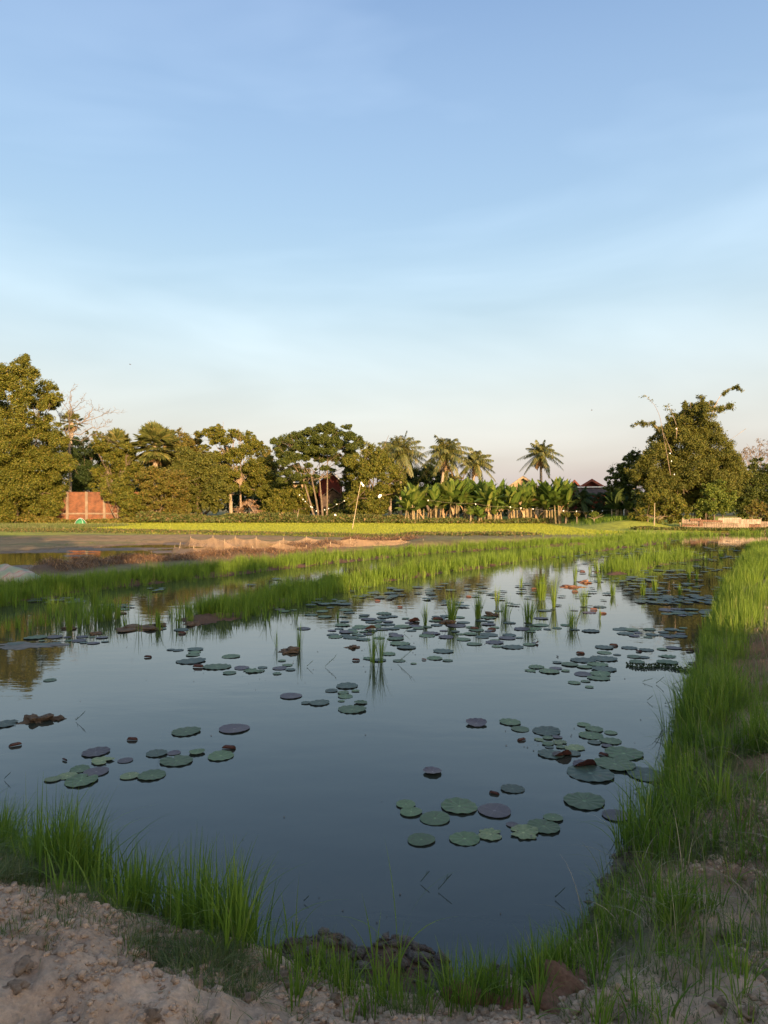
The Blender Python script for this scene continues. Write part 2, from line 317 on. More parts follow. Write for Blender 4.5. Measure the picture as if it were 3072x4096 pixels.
# ---------------------------------------------------------------- ground sheet
def build_ground():
    fr = np.radians(np.linspace(-48, 48, 420)); bk = np.radians(np.linspace(48, 312, 70)[1:-1]); th = np.concatenate([fr, bk])
    r = [0.9]
    while r[-1] < 3500: r.append(r[-1] * (1.0095 if r[-1] < 60 else 1.06))
    r = np.array(r); T, RR = np.meshgrid(th, r); X = RR * np.sin(T); Y = RR * np.cos(T); Z = height(X, Y)
    Z = np.where((Y < -2) & (RR > 6), .3, Z)
    V = np.stack([X, Y, Z], -1).reshape(-1, 3); n = len(th); k = len(r)
    i = np.arange(k - 1)[:, None] * n; j = np.arange(n)[None]; j2 = (j + 1) % n
    Q = np.stack([i + j, i + j2, i + n + j2, i + n + j], -1).reshape(-1, 4)
    mb = MB(); mb.add(V, Q); cz = height(np.array([0.]), np.array([0.]))[0]
    mb.add([[0, 0, cz]], np.zeros((0, 3), int)); c = len(V); mb.Q.append(np.stack([np.arange(n), np.full(n, c), (np.arange(n) + 1) % n], 1))
    o = mb.build('ground', M['ground']); tag(o, 'brown soil banks, mud flats and paddy earth around the pond', 'ground', kind='structure')
    x, y = mb.V[0][:, 0], mb.V[0][:, 1]; x = np.append(x, 0); y = np.append(y, 0); z = np.append(Z.ravel(), cz)
    d = np.minimum(sdf_poly(x, y, POND), sdf_poly(x, y, POND2)); d2 = sdf_poly(x, y, POND2)
    near = sstep(24, 10, np.hypot(x, y))
    def mix(a, b_, f): return a * (1 - f[:, None]) + np.atleast_2d(b_) * f[:, None]
    col = np.tile(np.array([.17, .15, .06]), (len(x), 1))
    col = mix(col, (.54, .35, .225), near)
    nr = fbm(x, y, .9, 4, 33); col = mix(col, (.26, .13, .07), sstep(-.25, .35, nr) * near * sstep(.2, 1.5, x)); ng = fbm(x, y, 1.7, 4, 72); col = mix(col, (.12, .115, .05), sstep(.0, .45, ng) * near * .8 * np.maximum(sstep(.5, 1.6, x), sstep(1.0, .4, d)))
    col = mix(col, (.29, .31, .035), sstep(41, 44, y) * sstep(95, 85, y))                       # paddy floor
    mudflat = sstep(1.2, .4, np.abs(d2)) * 0 + (d2 > 0) * sstep(14, 8, d2) * sstep(27, 30, y) * sstep(46, 43, y) * sstep(4, -2, x)
    col = mix(col, (.31, .20, .095), mudflat)
    pt = fbm(x * .5, y, .35, 4, 61); col = mix(col, col * np.array([.8, .78, .74]), sstep(-.05, .3, pt) * (mudflat > 0) * .9); pt = fbm(x * .4, y, .9, 3, 62); col = mix(col, (.13, .14, .05), sstep(.15, .4, pt) * (mudflat > 0) * .6)
    dl, _ = dist_line(x, y, HEAP); col = mix(col, (.11, .07, .05), np.exp(-(dl / 1.0) ** 2))
    dl, _ = dist_line(x, y, RIDGE); col = mix(col, (.16, .13, .06), np.exp(-(dl / 1.6) ** 2))
    inp = (sdf_poly(x, y, POND) < .1); col = mix(col, (.15, .082, .048), inp * 1.0)
    col = mix(col, (.22, .15, .09), (d2 < .3) * 1.0)
    wet = sstep(.075, .01, z) * (d < 3); near_wet = wet * (y < 9)
    col = mix(col, (.062, .05, .042), near_wet * .85); col = mix(col, col * .75, wet * (y >= 9))
    me = o.data; a = me.color_attributes.new('col', 'FLOAT_COLOR', 'POINT'); a.data.foreach_set('color', np.c_[col, np.ones(len(x))].astype(np.float32).ravel())
    a = me.attributes.new('wet', 'FLOAT', 'POINT'); a.data.foreach_set('value', np.clip(np.maximum(near_wet * .6, (d2 < .0) * wet * .5), 0, 1).astype(np.float32))
    return o
build_ground()
mb = MB(); xs = np.linspace(-60, 60, 25); ys = np.linspace(1.8, 60, 25); X, Y = np.meshgrid(xs, ys)
i = np.arange(24)[:, None] * 25; j = np.arange(24)[None]; mb.add(np.stack([X, Y, X * 0], -1), np.stack([i + j, i + j + 1, i + 26 + j, i + 25 + j], -1).reshape(-1, 4))
tag(mb.build('water', M['water']), 'still dark pond water mirroring the pale evening sky', 'water', kind='structure')
# ---------------------------------------------------------------- trees
def crown_points(blobs, depth, k, rg, ddep=0.55, sub=16, squash=1.0, solid=0.25):
    C, O = [], []; s = depth / F
    rs = [b[2] for b in blobs]; rmax = max(rs) * s
    for q in blobs:
        px, py, r = q[:3]; dz = q[3] if len(q) > 3 else rg.uniform(-ddep, ddep) * rmax * 1.3
        c = D(px, py, depth + dz); r = r * s
        nsub = max(6, int(sub * (0.6 + r / 3))); dirs = unit(rg.normal(size=(nsub, 3)))
        sc_ = c + dirs * r * rg.uniform(.45, .86, (nsub, 1)) * np.array([1, 1, squash]); sr = r * rg.uniform(.2, .38, nsub)
        n = max(3, int(k * r * r / nsub)); 
        dd = unit(rg.normal(size=(nsub, n, 3))); rr = rg.uniform(0, 1, (nsub, n, 1)) ** .45
        P = sc_[:, None] + dd * rr * sr[:, None, None] * np.array([1, 1, .75])
        C.append(P.reshape(-1, 3)); O.append(dd.reshape(-1, 3))
        m = int(k * r * r * solid); d2 = unit(rg.normal(size=(m, 3))); C.append(c + d2 * r * rg.uniform(0, 1, (m, 1)) ** .5 * .85 * np.array([1, 1, squash])); O.append(d2)
    return np.concatenate(C), np.concatenate(O)
_tc = [0]
def tree(name, label, cat, depth, base, blobs, mat, k=420, leaf=.26, trunkr=.22, stems=1, bark='bark', group=None, limbs=14, asp=.5, up=.5, ddep=.55, squash=1.0, solid=.14, fork=None, spread=.5, fat=1.16, xtra=1.3):
    k *= 2.9; leaf *= .8; blobs = [(q[0], q[1], q[2] * fat) + tuple(q[3:]) for q in blobs]; blobs = rnd(blobs, int(len(blobs) * xtra), 17, 17, (.4, .8), _tc[0] + 7); _tc[0] += 1; rg = np.random.default_rng(100 + _tc[0]); s = depth / F
    bx = D(base, 2000, depth)[0]; gz = HZ(bx, depth) if depth < 95 else .2
    root = thing(name, label, cat, (bx, depth, gz), group); org = np.array([bx, depth, gz])
    mt = MB(); bl = sorted(blobs, key=lambda q: q[1]); cen = np.mean([q[:2] for q in blobs], 0)
    fk = fork or (base * .5 + cen[0] * .5, (cen[1] + 2080) / 2)
    for si in range(stems):
        off = np.array([(si - (stems - 1) / 2) * spread * .6, rg.uniform(-.3, .3), -.15]) if stems > 1 else np.array([0, 0, -.15])
        Fp = D(fk[0] + (si - (stems - 1) / 2) * spread / s * 1.3, fk[1] + rg.uniform(-8, 8), depth)
        p0 = org + off; mid = (p0 + Fp) / 2 + rg.normal(0, .12, 3)
        tube(mt, [p0, p0 * .7 + mid * .3, mid, Fp], [trunkr * 1.35, trunkr, trunkr * .8, trunkr * .55], 8)
        sel = rg.choice(len(blobs), min(len(blobs), max(3, limbs // stems)), replace=False)
        for q in sel:
            e = D(blobs[q][0], blobs[q][1], depth + rg.uniform(-.4, .4) * blobs[q][2] * s); m1 = Fp * .6 + e * .4 + np.array([0, 0, .12 * np.linalg.norm(e - Fp) * rg.uniform(-.5, 1)])
            tube(mt, [Fp, m1, e], [trunkr * .34, trunkr * .2, trunkr * .06], 5)
            for _ in range(3):
                a = m1 * .4 + e * .6; f = e + rg.normal(0, blobs[q][2] * s * .6, 3); tube(mt, [a, (a + f) / 2 + rg.normal(0, .1, 3), f], [trunkr * .17, trunkr * .1, .015], 4)
    mt.build('trunk', M[bark], root, origin=org)
    C, O = crown_points(blobs, depth, k, rg, ddep, squash=squash, solid=solid); mc = MB(); 
    keep = C[:, 2] > gz - .05; C, O = C[keep], O[keep]
    leaves(mc, C, leaf * rg.uniform(.6, 1.3, len(C)), asp, up, O, rg=rg)
    mc.build('crown', M[mat], root, smooth=False, origin=org)
    return root
def rnd(blobs, n, jx, jy, jr, seed):
    rg = np.random.default_rng(seed); out = list(blobs)
    for _ in range(n):
        b = blobs[rg.integers(len(blobs))]; out.append((b[0] + rg.normal(0, jx), b[1] + rg.normal(0, jy), b[2] * rg.uniform(*jr)))
    return out
tree('broadleaf_tree', 'tall olive leaved tree with billowing crown, taller than everything left of the bare tree', 'tree', 68, 60,
     [(81,1478,42),(33,1500,46),(125,1502,38),(190,1552,38),(225,1590,25),(150,1610,30),(205,1610,32),(0,1545,48),(95,1560,42),(75,1600,36),(-40,1600,60),(10,1650,48),(90,1660,40),(150,1690,40),(65,1725,60),(175,1715,52),(232,1775,42),(120,1790,80),(0,1790,70),(-60,1720,70),(180,1860,70),(262,1850,36),(60,1860,75),(-30,1880,80),
      (80,1925,80),(233,1915,50),(150,1960,60),(27,1985,75),(215,1985,40),(-40,2030,60),(60,2045,45),(206,2030,40),(130,2040,38),(10,2060,35)], 'olive', 520, .23, .3, limbs=14, ddep=.8, solid=.3, fat=1.28)
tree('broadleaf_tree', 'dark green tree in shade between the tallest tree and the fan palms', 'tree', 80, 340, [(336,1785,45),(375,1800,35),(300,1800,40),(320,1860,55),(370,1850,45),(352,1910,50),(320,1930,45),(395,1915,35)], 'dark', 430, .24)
# bare tree
def bare_tree():
    dep = 74; c = D(275, 1960, dep); c[2] = .2; root = thing('bare_tree', 'leafless pale branched tree above the dark green crown beside the tallest tree', 'tree', tuple(c)); mb = MB(); tw = MB(); rg = np.random.default_rng(3)
    def br(a, e, r0, lv, target):
        n = 5; pts = [a + (e - a) * i / n + (rg.normal(0, .05 * np.linalg.norm(e - a), 3) if 0 < i < n else 0) for i in range(n + 1)]
        tube(target, pts, np.linspace(r0, r0 * .45, n + 1), 5)
        if lv > 0:
            for q in range(7 if lv > 1 else 5):
                i = rg.integers(1, n + 1); L_ = np.linalg.norm(e - a) * rg.uniform(.25, .5); d = unit((e - a)) * .8 + rg.normal(0, .65, 3) * np.array([1, .8, .8]); d[2] += .15
                br(pts[i], pts[i] + unit(d) * L_, max(r0 * .35, .012), lv - 1, tw)
    f = D(275, 1750, dep); tube(mb, [c, (c + f) / 2 + .1, f], [.22, .18, .14], 8)
    for a, e, r in [((275, 1750), (287, 1640), .17), ((287, 1640), (281, 1568), .09), ((287, 1660), (240, 1600), .07), ((280, 1735), (330, 1690), .14), ((330, 1690), (372, 1630), .11), ((330, 1690), (440, 1650), .07), ((278, 1745), (390, 1715), .10), ((390, 1715), (440, 1690), .06), ((275, 1755), (225, 1640), .1), ((270, 1760), (400, 1740), .05), ((287, 1640), (340, 1600), .06), ((262, 1680), (240, 1652), .06), ((372, 1640), (400, 1640), .05)]:
        br(D(*a, dep), D(*e, dep + rg.uniform(-1.5, 1.5)), r * .6, 2, mb)
    mb.build('trunk', M['greybark'], root, origin=c); tw.build('twigs', M['greybark'], root, origin=c)
bare_tree()
tree('broadleaf_tree', 'low spreading yellowish tree at the foot of the fan palms, behind the wall bushes', 'tree', 76, 470, [(423,1888,50),(488,1878,48),(450,1840,40),(520,1840,38),(400,1930,40),(540,1890,45),(470,1930,45),(430,1800,30),(400,1770,28),(505,1800,35),(380,1740,16)], 'olive', 430, .25, ddep=.7)
tree('broadleaf_tree', 'round crowned tree just right of the tall fan palm', 'tree', 82, 735, [(720,1800,42),(690,1830,40),(760,1800,38),(740,1760,34),(775,1780,30),(700,1765,26),(800,1830,40),(670,1860,40),(640,1880,45),(740,1860,50)], 'brown_green', 430, .25)
tree('bush', 'dense vine covered bush over the middle of the red brick wall', 'bush', 69, 470, [(440,1965,34),(488,1975,48),(520,2000,45),(455,1995,24),(540,2030,42),(410,1950,22),(575,2010,40),(500,2050,28),(480,1935,30),(425,1962,18),(425,1975,18)], 'olive', 400, .24, .09, 3)
tree('bush', 'rust leaved bushy tree right of the brick wall', 'bush', 69, 640, [(597,1925,55),(651,1975,55),(694,1930,60),(624,2030,40),(680,2030,40),(720,1980,45),(640,1900,45),(590,1975,40),(740,2035,32),(600,2050,26)], 'brown_green', 430, .24, .1, 3)
tree('bush', 'brownish feathery tree between the rust leaved bush and the thatched hut', 'tree', 74, 800, [(749,1865,62),(803,1943,65),(732,1822,45),(814,1855,55),(868,1960,55),(780,1910,60),(850,1900,55),(720,1910,45),(880,1990,40),(800,1990,45),(840,2020,36),(760,2020,30)], 'bamboo', 430, .24, .14, 2, ddep=.8)
tree('broadleaf_tree', 'loose layered tree with open twiggy top behind the thatched hut', 'tree', 78, 962, [(796,1735,22),(830,1728,20),(859,1740,26),(845,1716,14),(890,1735,22),(941,1738,26),(925,1722,16),(970,1745,26),(1000,1755,24),(1020,1775,20),(902,1765,30),(820,1790,22),(850,1770,18),(970,1800,45),(930,1830,40),(1037,1800,36),(1076,1850,42),(1020,1860,50),(860,1830,36),(917,1890,50),(985,1895,50),(1050,1910,50),(1086,1930,45),(1000,1950,45),(1060,1970,42),(930,1950,30),(1095,1970,36)],
     'olive', 520, .24, .16, bark='bark_pale', ddep=.9, squash=.7, limbs=24, fork=(960, 1930))
tree('rain_tree', 'umbrella shaped dark tree with several bare trunks, broadest flat crown by the red gabled house', 'tree', 72, 1285,
     [(1100,1768,24),(1148,1750,32),(1120,1790,30),(1182,1742,30),(1215,1738,26),(1245,1722,26),(1283,1714,28),(1310,1722,26),(1341,1728,32),(1394,1745,34),(1433,1762,26),(1420,1785,28),(1182,1785,38),(1230,1770,38),(1280,1755,42),(1330,1765,40),(1380,1785,36),(1254,1800,36),(1310,1800,38),(1124,1815,30),(1170,1825,32),(1134,1850,26),(1220,1830,26),(1290,1835,28),(1345,1830,32),(1375,1855,26),(1400,1830,28),(1180,1870,24),(1150,1890,28),(1300,1872,20),(1190,1905,26),(1130,1920,24),(1215,1925,20),(1400,1880,28),(1330,1880,14),(1225,1885,20),(1265,1905,14)],
     'rain', 700, .2, .12, 4, 'bark', limbs=26, squash=.5, ddep=1.0, solid=.2, fork=(1262, 1915), spread=.62, fat=1.28, xtra=1.0)
tree('broadleaf_tree', 'big dense yellow green tree right of the bird scaring pole', 'tree', 70, 1500, [(1481,1800,36),(1450,1820,30),(1508,1820,40),(1540,1845,36),(1432,1850,36),(1454,1894,55),(1535,1894,58),(1590,1910,38),(1440,1960,48),(1525,1975,55),(1400,1990,30),(1481,2020,45),(1573,1965,36),(1606,1935,30),(1430,2035,36),(1540,2035,30),(1500,1860,55)], 'olive', 470, .23, .25, 2, ddep=.9)
tree('bush', 'dark undergrowth bush beneath the left side of the umbrella shaped tree', 'bush', 75, 1160, [(1160,1990,50),(1120,1960,45),(1200,1975,40),(1220,2030,40),(1130,2040,45),(1180,2045,40),(1080,2030,40),(1230,1960,26),(1150,1935,30)], 'olive', 420, .24, .1, 3)
tree('bush', 'leafy bush between the umbrella tree trunks and the big yellow green tree', 'bush', 74, 1375, [(1375,2030,42),(1340,2045,34),(1400,1990,40),(1420,1950,36),(1310,2055,24),(1390,2060,34),(1385,1925,26)], 'rain', 420, .24, .1, 3)
tree('broadleaf_tree', 'hazy green tree filling the gap left of the loose layered tree', 'tree', 86, 800, [(1180,1950,40),(1250,1960,36),(1310,1965,30),(1230,1930,26),(1390,1920,30),(800,1830,42),(850,1850,46),(880,1900,50),(780,1880,50),(690,1900,46),(620,1880,40),(560,1900,44),(930,1930,46),(1060,1850,40),(1100,1880,40),(1000,1900,46),(520,1850,30)], 'brown_green', 420, .26)
tree('broadleaf_tree', 'dark leafy tree behind the two leaning coconut palms', 'tree', 84, 1725, [(1725,1880,36),(1700,1905,38),(1660,1900,34),(1750,1910,40),(1690,1940,42),(1620,1900,34),(1640,1950,42),(1740,1955,40),(1790,1950,38),(1590,1960,40)], 'dark', 430, .26)
tree('broadleaf_tree', 'reddish leaved low tree behind the middle banana plants', 'tree', 85, 1830, [(1795,1900,24),(1834,1918,22),(1815,1930,28),(1860,1945,28),(1780,1935,28),(1900,1955,26)], 'brown_green', 380, .24)
tree('broadleaf_tree', 'small dark rounded tree left of the bamboo, edge of crown against the sky', 'tree', 62, 2510, [(2536,1812,26),(2515,1842,26),(2550,1850,30),(2463,1878,30),(2495,1880,26),(2484,1912,34),(2435,1915,18),(2452,1947,26),(2520,1930,36),(2540,1890,34),(2480,1960,30),(2430,1955,16),(2530,1980,34)], 'rain', 480, .22, .16, 2)
BAM = [(2600,1860,36),(2580,1900,40),(2640,1790,34),(2660,1720,26),(2720,1740,46),(2820,1750,60),(2900,1830,50),(2930,1880,50),(2700,1900,70),(2760,1960,70),(2850,1930,70),(2650,1990,50),(2800,2010,50),(2804,1625,24),(2790,1650,34),(2830,1668,34),(2752,1662,28),(2772,1630,18),(2741,1625,12),(2699,1700,34),(2740,1700,42),(2778,1721,55),(2846,1720,42),(2880,1750,34),(2662,1750,42),(2725,1773,60),(2804,1795,65),(2870,1800,55),(2620,1802,36),(2600,1830,32),(2925,1836,36),(2673,1841,62),(2768,1868,70),(2857,1868,65),(2568,1850,28),(2957,1884,36),(2541,1888,32),(2610,1905,58),(2699,1936,65),(2789,1947,65),(2883,1936,58),(2940,1936,38),(2980,1900,26),(2640,1960,45),(2740,2000,45),(2580,1950,30)]
tree('bamboo_thicket', 'tall rounded bamboo thicket with feathery tips above the patched fence', 'bamboo', 58, 2750, rnd([(x, y, r * 1.12) for x, y, r in BAM], 20, 30, 26, (.3, .5), 5), 'bamboo', 520, .24, .05, 5, 'wood', asp=.3, up=-.2, ddep=.6, limbs=30, spread=.35, solid=.3, xtra=1.0)
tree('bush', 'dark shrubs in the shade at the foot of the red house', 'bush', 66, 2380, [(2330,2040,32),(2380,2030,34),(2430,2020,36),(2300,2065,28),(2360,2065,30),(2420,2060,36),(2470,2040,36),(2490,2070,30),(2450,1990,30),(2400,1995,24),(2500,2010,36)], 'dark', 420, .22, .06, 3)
tree('bush', 'leafy green bush growing at the right foot of the bamboo', 'bush', 55, 2857, [(2857,1995,50),(2900,2015,38),(2820,2020,36),(2800,2045,26),(2880,1960,36),(2830,1960,30),(2925,1990,26)], 'fresh', 520, .2, .07, 3)
tree('bush', 'dark bush growing at the left foot of the bamboo behind the thin post', 'bush', 55, 2610, [(2568,2000,36),(2600,2030,36),(2560,2060,30),(2640,2060,34),(2673,2005,45),(2720,2035,36),(2690,2065,30),(2610,1985,34),(2645,2095,18),(2580,2090,16)], 'olive', 520, .2, .07, 3)
tree('broadleaf_tree', 'dark tree at the right edge of the photo behind the fence', 'tree', 62, 3010, [(3015,1925,48),(3041,1885,36),(2988,1973,45),(3060,1960,50),(2990,1930,36),(3090,1900,50),(2960,2000,36),(3040,2010,45),(2975,2040,34)], 'rain', 480, .22, .18)
tree('bush', 'brownish twiggy bush leaning over the right end of the patched fence', 'bush', 54, 3010, [(3000,2040,26),(3030,2030,30),(3051,2062,30),(3010,2070,22),(3075,2095,36),(3040,2105,22),(3085,2050,30)], 'brown_green', 420, .2, .06, 3)
tree('flowering_tree', 'pinkish brown thin crowned tree far behind the bamboo at the right edge', 'tree', 110, 3010, [(2975,1812,18),(3000,1800,20),(3030,1808,22),(3060,1795,26),(2990,1830,24),(3050,1830,28),(2960,1835,18),(3090,1800,30)], 'pink', 40, .26, .16, bark='bark_pale', limbs=26, fat=1.3, xtra=.5)
# hedges and low growth along the far edge
def lowgrowth(name, label, pts, top, dep, mat, k, leaf, seed, z0=.15):
    rg = np.random.default_rng(seed); mb = MB(); L_ = np.array(pts, float); n = int(k)
    t = rg.uniform(0, len(L_) - 1, n); i = t.astype(int); f = (t - i)[:, None]; P = L_[i] * (1 - f) + L_[np.minimum(i + 1, len(L_) - 1)] * f
    C = np.array([D(x, 2000, dep)[[0, 1]] for x in P[:, 0]]); hh = (2090 - P[:, 1]) * dep / F
    prof = hh * (.6 + .5 * vnoise(C[:, 0] * .9, C[:, 0] * 0 + seed, seed)); y = dep + rg.uniform(-1, 1, n) * top
    z = z0 + prof * np.sqrt(np.clip(1 - ((y - dep) / (top * 1.05)) ** 2, 0, 1)) * rg.uniform(0, 1, n) ** .4
    X = np.stack([C[:, 0] + rg.normal(0, .2, n), y, z], 1); leaves(mb, X, leaf * rg.uniform(.6, 1.4, n), .5, .5, rg=rg)
    return tag(mb.build(name, M[mat], smooth=False), label, 'undergrowth', kind='stuff')
lowgrowth('undergrowth', 'low tangled weeds along the foot of the far trees', [(560,2045),(760,2045),(900,2050),(1100,2040),(1250,2050),(1350,2040),(1500,2050),(1620,2060)], 1.3, 67, 'weed', 16000, .22, 51)
lowgrowth('undergrowth', 'low scrub in front of the brick wall and tallest tree', [(-200,2060),(100,2050),(200,2060),(300,2075),(420,2072),(560,2065)], 1.0, 66.5, 'brown_green', 7000, .22, 52)
lowgrowth('undergrowth', 'weeds in front of the banana plants', [(1600,2068),(1800,2068),(2000,2070),(2200,2068)], .8, 65.5, 'weed', 5200, .2, 53)
lowgrowth('undergrowth', 'weeds growing below the patched fence and bamboo', [(2540,2070),(2700,2078),(2900,2082),(3072,2078),(3300,2070)], .4, 50.5, 'weed', 5000, .16, 54)
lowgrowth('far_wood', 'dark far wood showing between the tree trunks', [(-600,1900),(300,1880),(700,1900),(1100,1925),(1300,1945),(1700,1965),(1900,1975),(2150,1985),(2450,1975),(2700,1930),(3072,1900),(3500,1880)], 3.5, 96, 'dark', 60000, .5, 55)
# trees behind the camera that shade the near half of the pond
def shade_tree(x, y, top, w, label, seed):
    rg = np.random.default_rng(seed); root = thing('shade_tree', label, 'tree', (x, y, .3), 'trees behind the photographer'); org = np.array([x, y, .3])
    mt = MB(); tube(mt, [org, org + [0, 0, top * .5]], [.25, .15], 7)
    P = []
    for _ in range(int(18 + w * 5)):
        c = org + np.array([rg.uniform(-w, w), rg.uniform(-1.5, 1.5), 0]); c[2] = .3 + (top - .9) * rg.uniform(0.03, 1) ** .8; tube(mt, [org + [0, 0, top * .3], c], [.08, .03], 4)
        d = unit(rg.normal(size=(700, 3))); P.append(c + d * rg.uniform(0, 1, (700, 1)) ** .5 * .9)
    mt.build('trunk', M['bark'], root, origin=org); P = np.concatenate(P); P = P[P[:, 2] > .3]; mc = MB(); leaves(mc, P, .38, .55, rg=rg); mc.build('crown', M['olive'], root, smooth=False, origin=org)
_ts, _ta = np.array([.937, .349]), np.array([-.349, .937])
_tops = [(-26,12),(-23.5,13.2),(-21,12.5),(-18.5,13.6),(-16,12.5),(-13.5,13.2),(-11,12.6),(-8.6,12.4),(-6.2,11.4),(-3.8,10.5),(-1.5,9.4),(.8,8.0),(3.0,7.2),(5.0,6.2),(6.7,5.2),(8.3,4.4),(9.8,3.8)]
for k_, (s_, h_) in enumerate(_tops):
    q = _ts * s_ + _ta * -18
    shade_tree(q[0], q[1], h_, 1.5 if s_ < 6 else .9, 'tree behind the photographer whose shadow falls over the near water', 900 + k_)

# ---------------------------------------------------------------- palms
def frond_mb(mb, org, az, elev, Ln, rg, nl=34, leaf=.55, droop=1.0):
    n = 9; t = np.linspace(0, 1, n); d = np.array([math.cos(az), math.sin(az), 0])
    out = Ln * (np.sin(elev + (math.pi / 2) * 0) * 0 + math.cos(elev) * t + .12 * t * t * math.cos(elev)); up = Ln * (math.sin(elev) * t - droop * .55 * t ** 2.2)
    pts = org + d * out[:, None] + np.array([0, 0, 1.]) * up[:, None]
    tube(mb, pts, np.linspace(.045, .012, n), 4, .8)
    tt = np.repeat(np.linspace(.12, 1, nl), 2); side = np.tile([1, -1], nl)
    P = np.stack([np.interp(tt, t, pts[:, k]) for k in range(3)], 1); sdv = np.array([-d[1], d[0], 0])
    tang = unit(np.stack([np.interp(tt, t, np.gradient(pts[:, k])) for k in range(3)], 1))
    ll = leaf * (.35 + 1.0 * np.sin(np.pi * np.clip(tt * .85 + .1, 0, 1))) * rg.uniform(.8, 1.15, len(tt))
    dirv = unit(side[:, None] * sdv * .75 + tang * .55 + np.array([0, 0, -1.]) * rg.uniform(.15, .9, (len(tt), 1)))
    tip = P + dirv * ll[:, None] + np.array([0, 0, -1.]) * (ll * .35)[:, None]; midp = P + dirv * (ll * .5)[:, None]
    wv = unit(np.cross(dirv, np.cross(sdv, tang) + .2)) * .042
    V = np.stack([P - wv * .4, P + wv * .4, midp + wv, tip, midp - wv], 1).reshape(-1, 3); i = np.arange(len(P))[:, None] * 5
    v = np.repeat(rg.uniform(0, 1, len(P)), 5)
    mb.add(V, np.concatenate([i + [[0, 1, 2, 4]]]), v); mb.Q.append(np.stack([i[:, 0] + 4, i[:, 0] + 2, i[:, 0] + 3], 1) + mb.n - len(V))
def coconut(label, dep, base, top, L_, nf, seed, dead=4, trunk=True, mat='frond', gap=0):
    nf = int(nf * 1.3)
    rg = np.random.default_rng(seed); a = D(base[0], base[1], dep); a[2] = .2; c = D(top[0], top[1], dep); root = thing('coconut_palm', label, 'palm tree', tuple(a), 'coconut palms'); mb = MB()
    mid = a * .45 + c * .55 + np.array([(c[0] - a[0]) * -.15, 0, 0]); tube(mb, [a, a * .5 + mid * .5, mid, c * .6 + mid * .4, c], [.24, .18, .15, .13, .16], 8); mb.build('trunk', M['palm_trunk'], root, origin=a)
    for k in range(nf):
        f = MB(); az = k * 2.39996 + rg.uniform(-.2, .2); el = 1.45 * (1 - ((k + .5) / nf)) ** .9 - .55 * ((k + .5) / nf)
        frond_mb(f, c, az, el, L_ * 1.12 * rg.uniform(.8, 1.1), rg, nl=30, leaf=L_ * .2, droop=rg.uniform(.45, .8) + .5 * (k / nf)); f.build('frond', M[mat], root, smooth=False, origin=a)
    for k in range(dead):
        f = MB(); az = rg.uniform(0, 6.28); frond_mb(f, c - [0, 0, .1], az, -1.25 + rg.uniform(-.15, .2), L_ * rg.uniform(.55, .8), rg, nl=26, leaf=L_ * .12, droop=.2); o = f.build('dead_frond', M['dead'], root, smooth=False, origin=a)
    f = MB()
    for k in range(9):
        q = c + rg.normal(0, .2, 3) * [1, 1, .5] - [0, 0, .25]; tube(f, [q + [0, 0, .13], q + [0, 0, .07], q, q - [0, 0, .08], q - [0, 0, .13]], [.02, .1, .13, .1, .02], 6)
    f.build('coconuts', M['dead'], root, origin=a)
coconut('coconut palm with full ragged crown rising directly behind the big yellow green tree', 76, (1600, 2080), (1606, 1812), 2.75, 26, 1, 6)
coconut('dark backed coconut palm hidden between the big tree and the ragged palm', 84, (1560, 2080), (1560, 1812), 2.4, 18, 2, 2)
coconut('coconut palm with a leaning trunk showing above the banana plants', 74, (1757, 2075), (1783, 1812), 2.6, 26, 3, 7)
coconut('middle sized coconut palm leaning right, between the leaning trunk palm and the tan gable', 76, (1880, 2075), (1902, 1850), 2.1, 22, 4, 5)
coconut('lone coconut palm standing against open sky right of the tan gable', 78, (2165, 2075), (2163, 1815), 2.05, 20, 5, 14)
coconut('small thin coconut palm inside the loose layered tree', 79.5, (925, 2070), (912, 1815), 1.4, 13, 6, 3)
coconut('dark low palm in the shade before the red house', 66, (2320, 2085), (2325, 1998), 1.7, 14, 7, 1, mat='dark')  # shade put into the frond colour by the dark leaf material
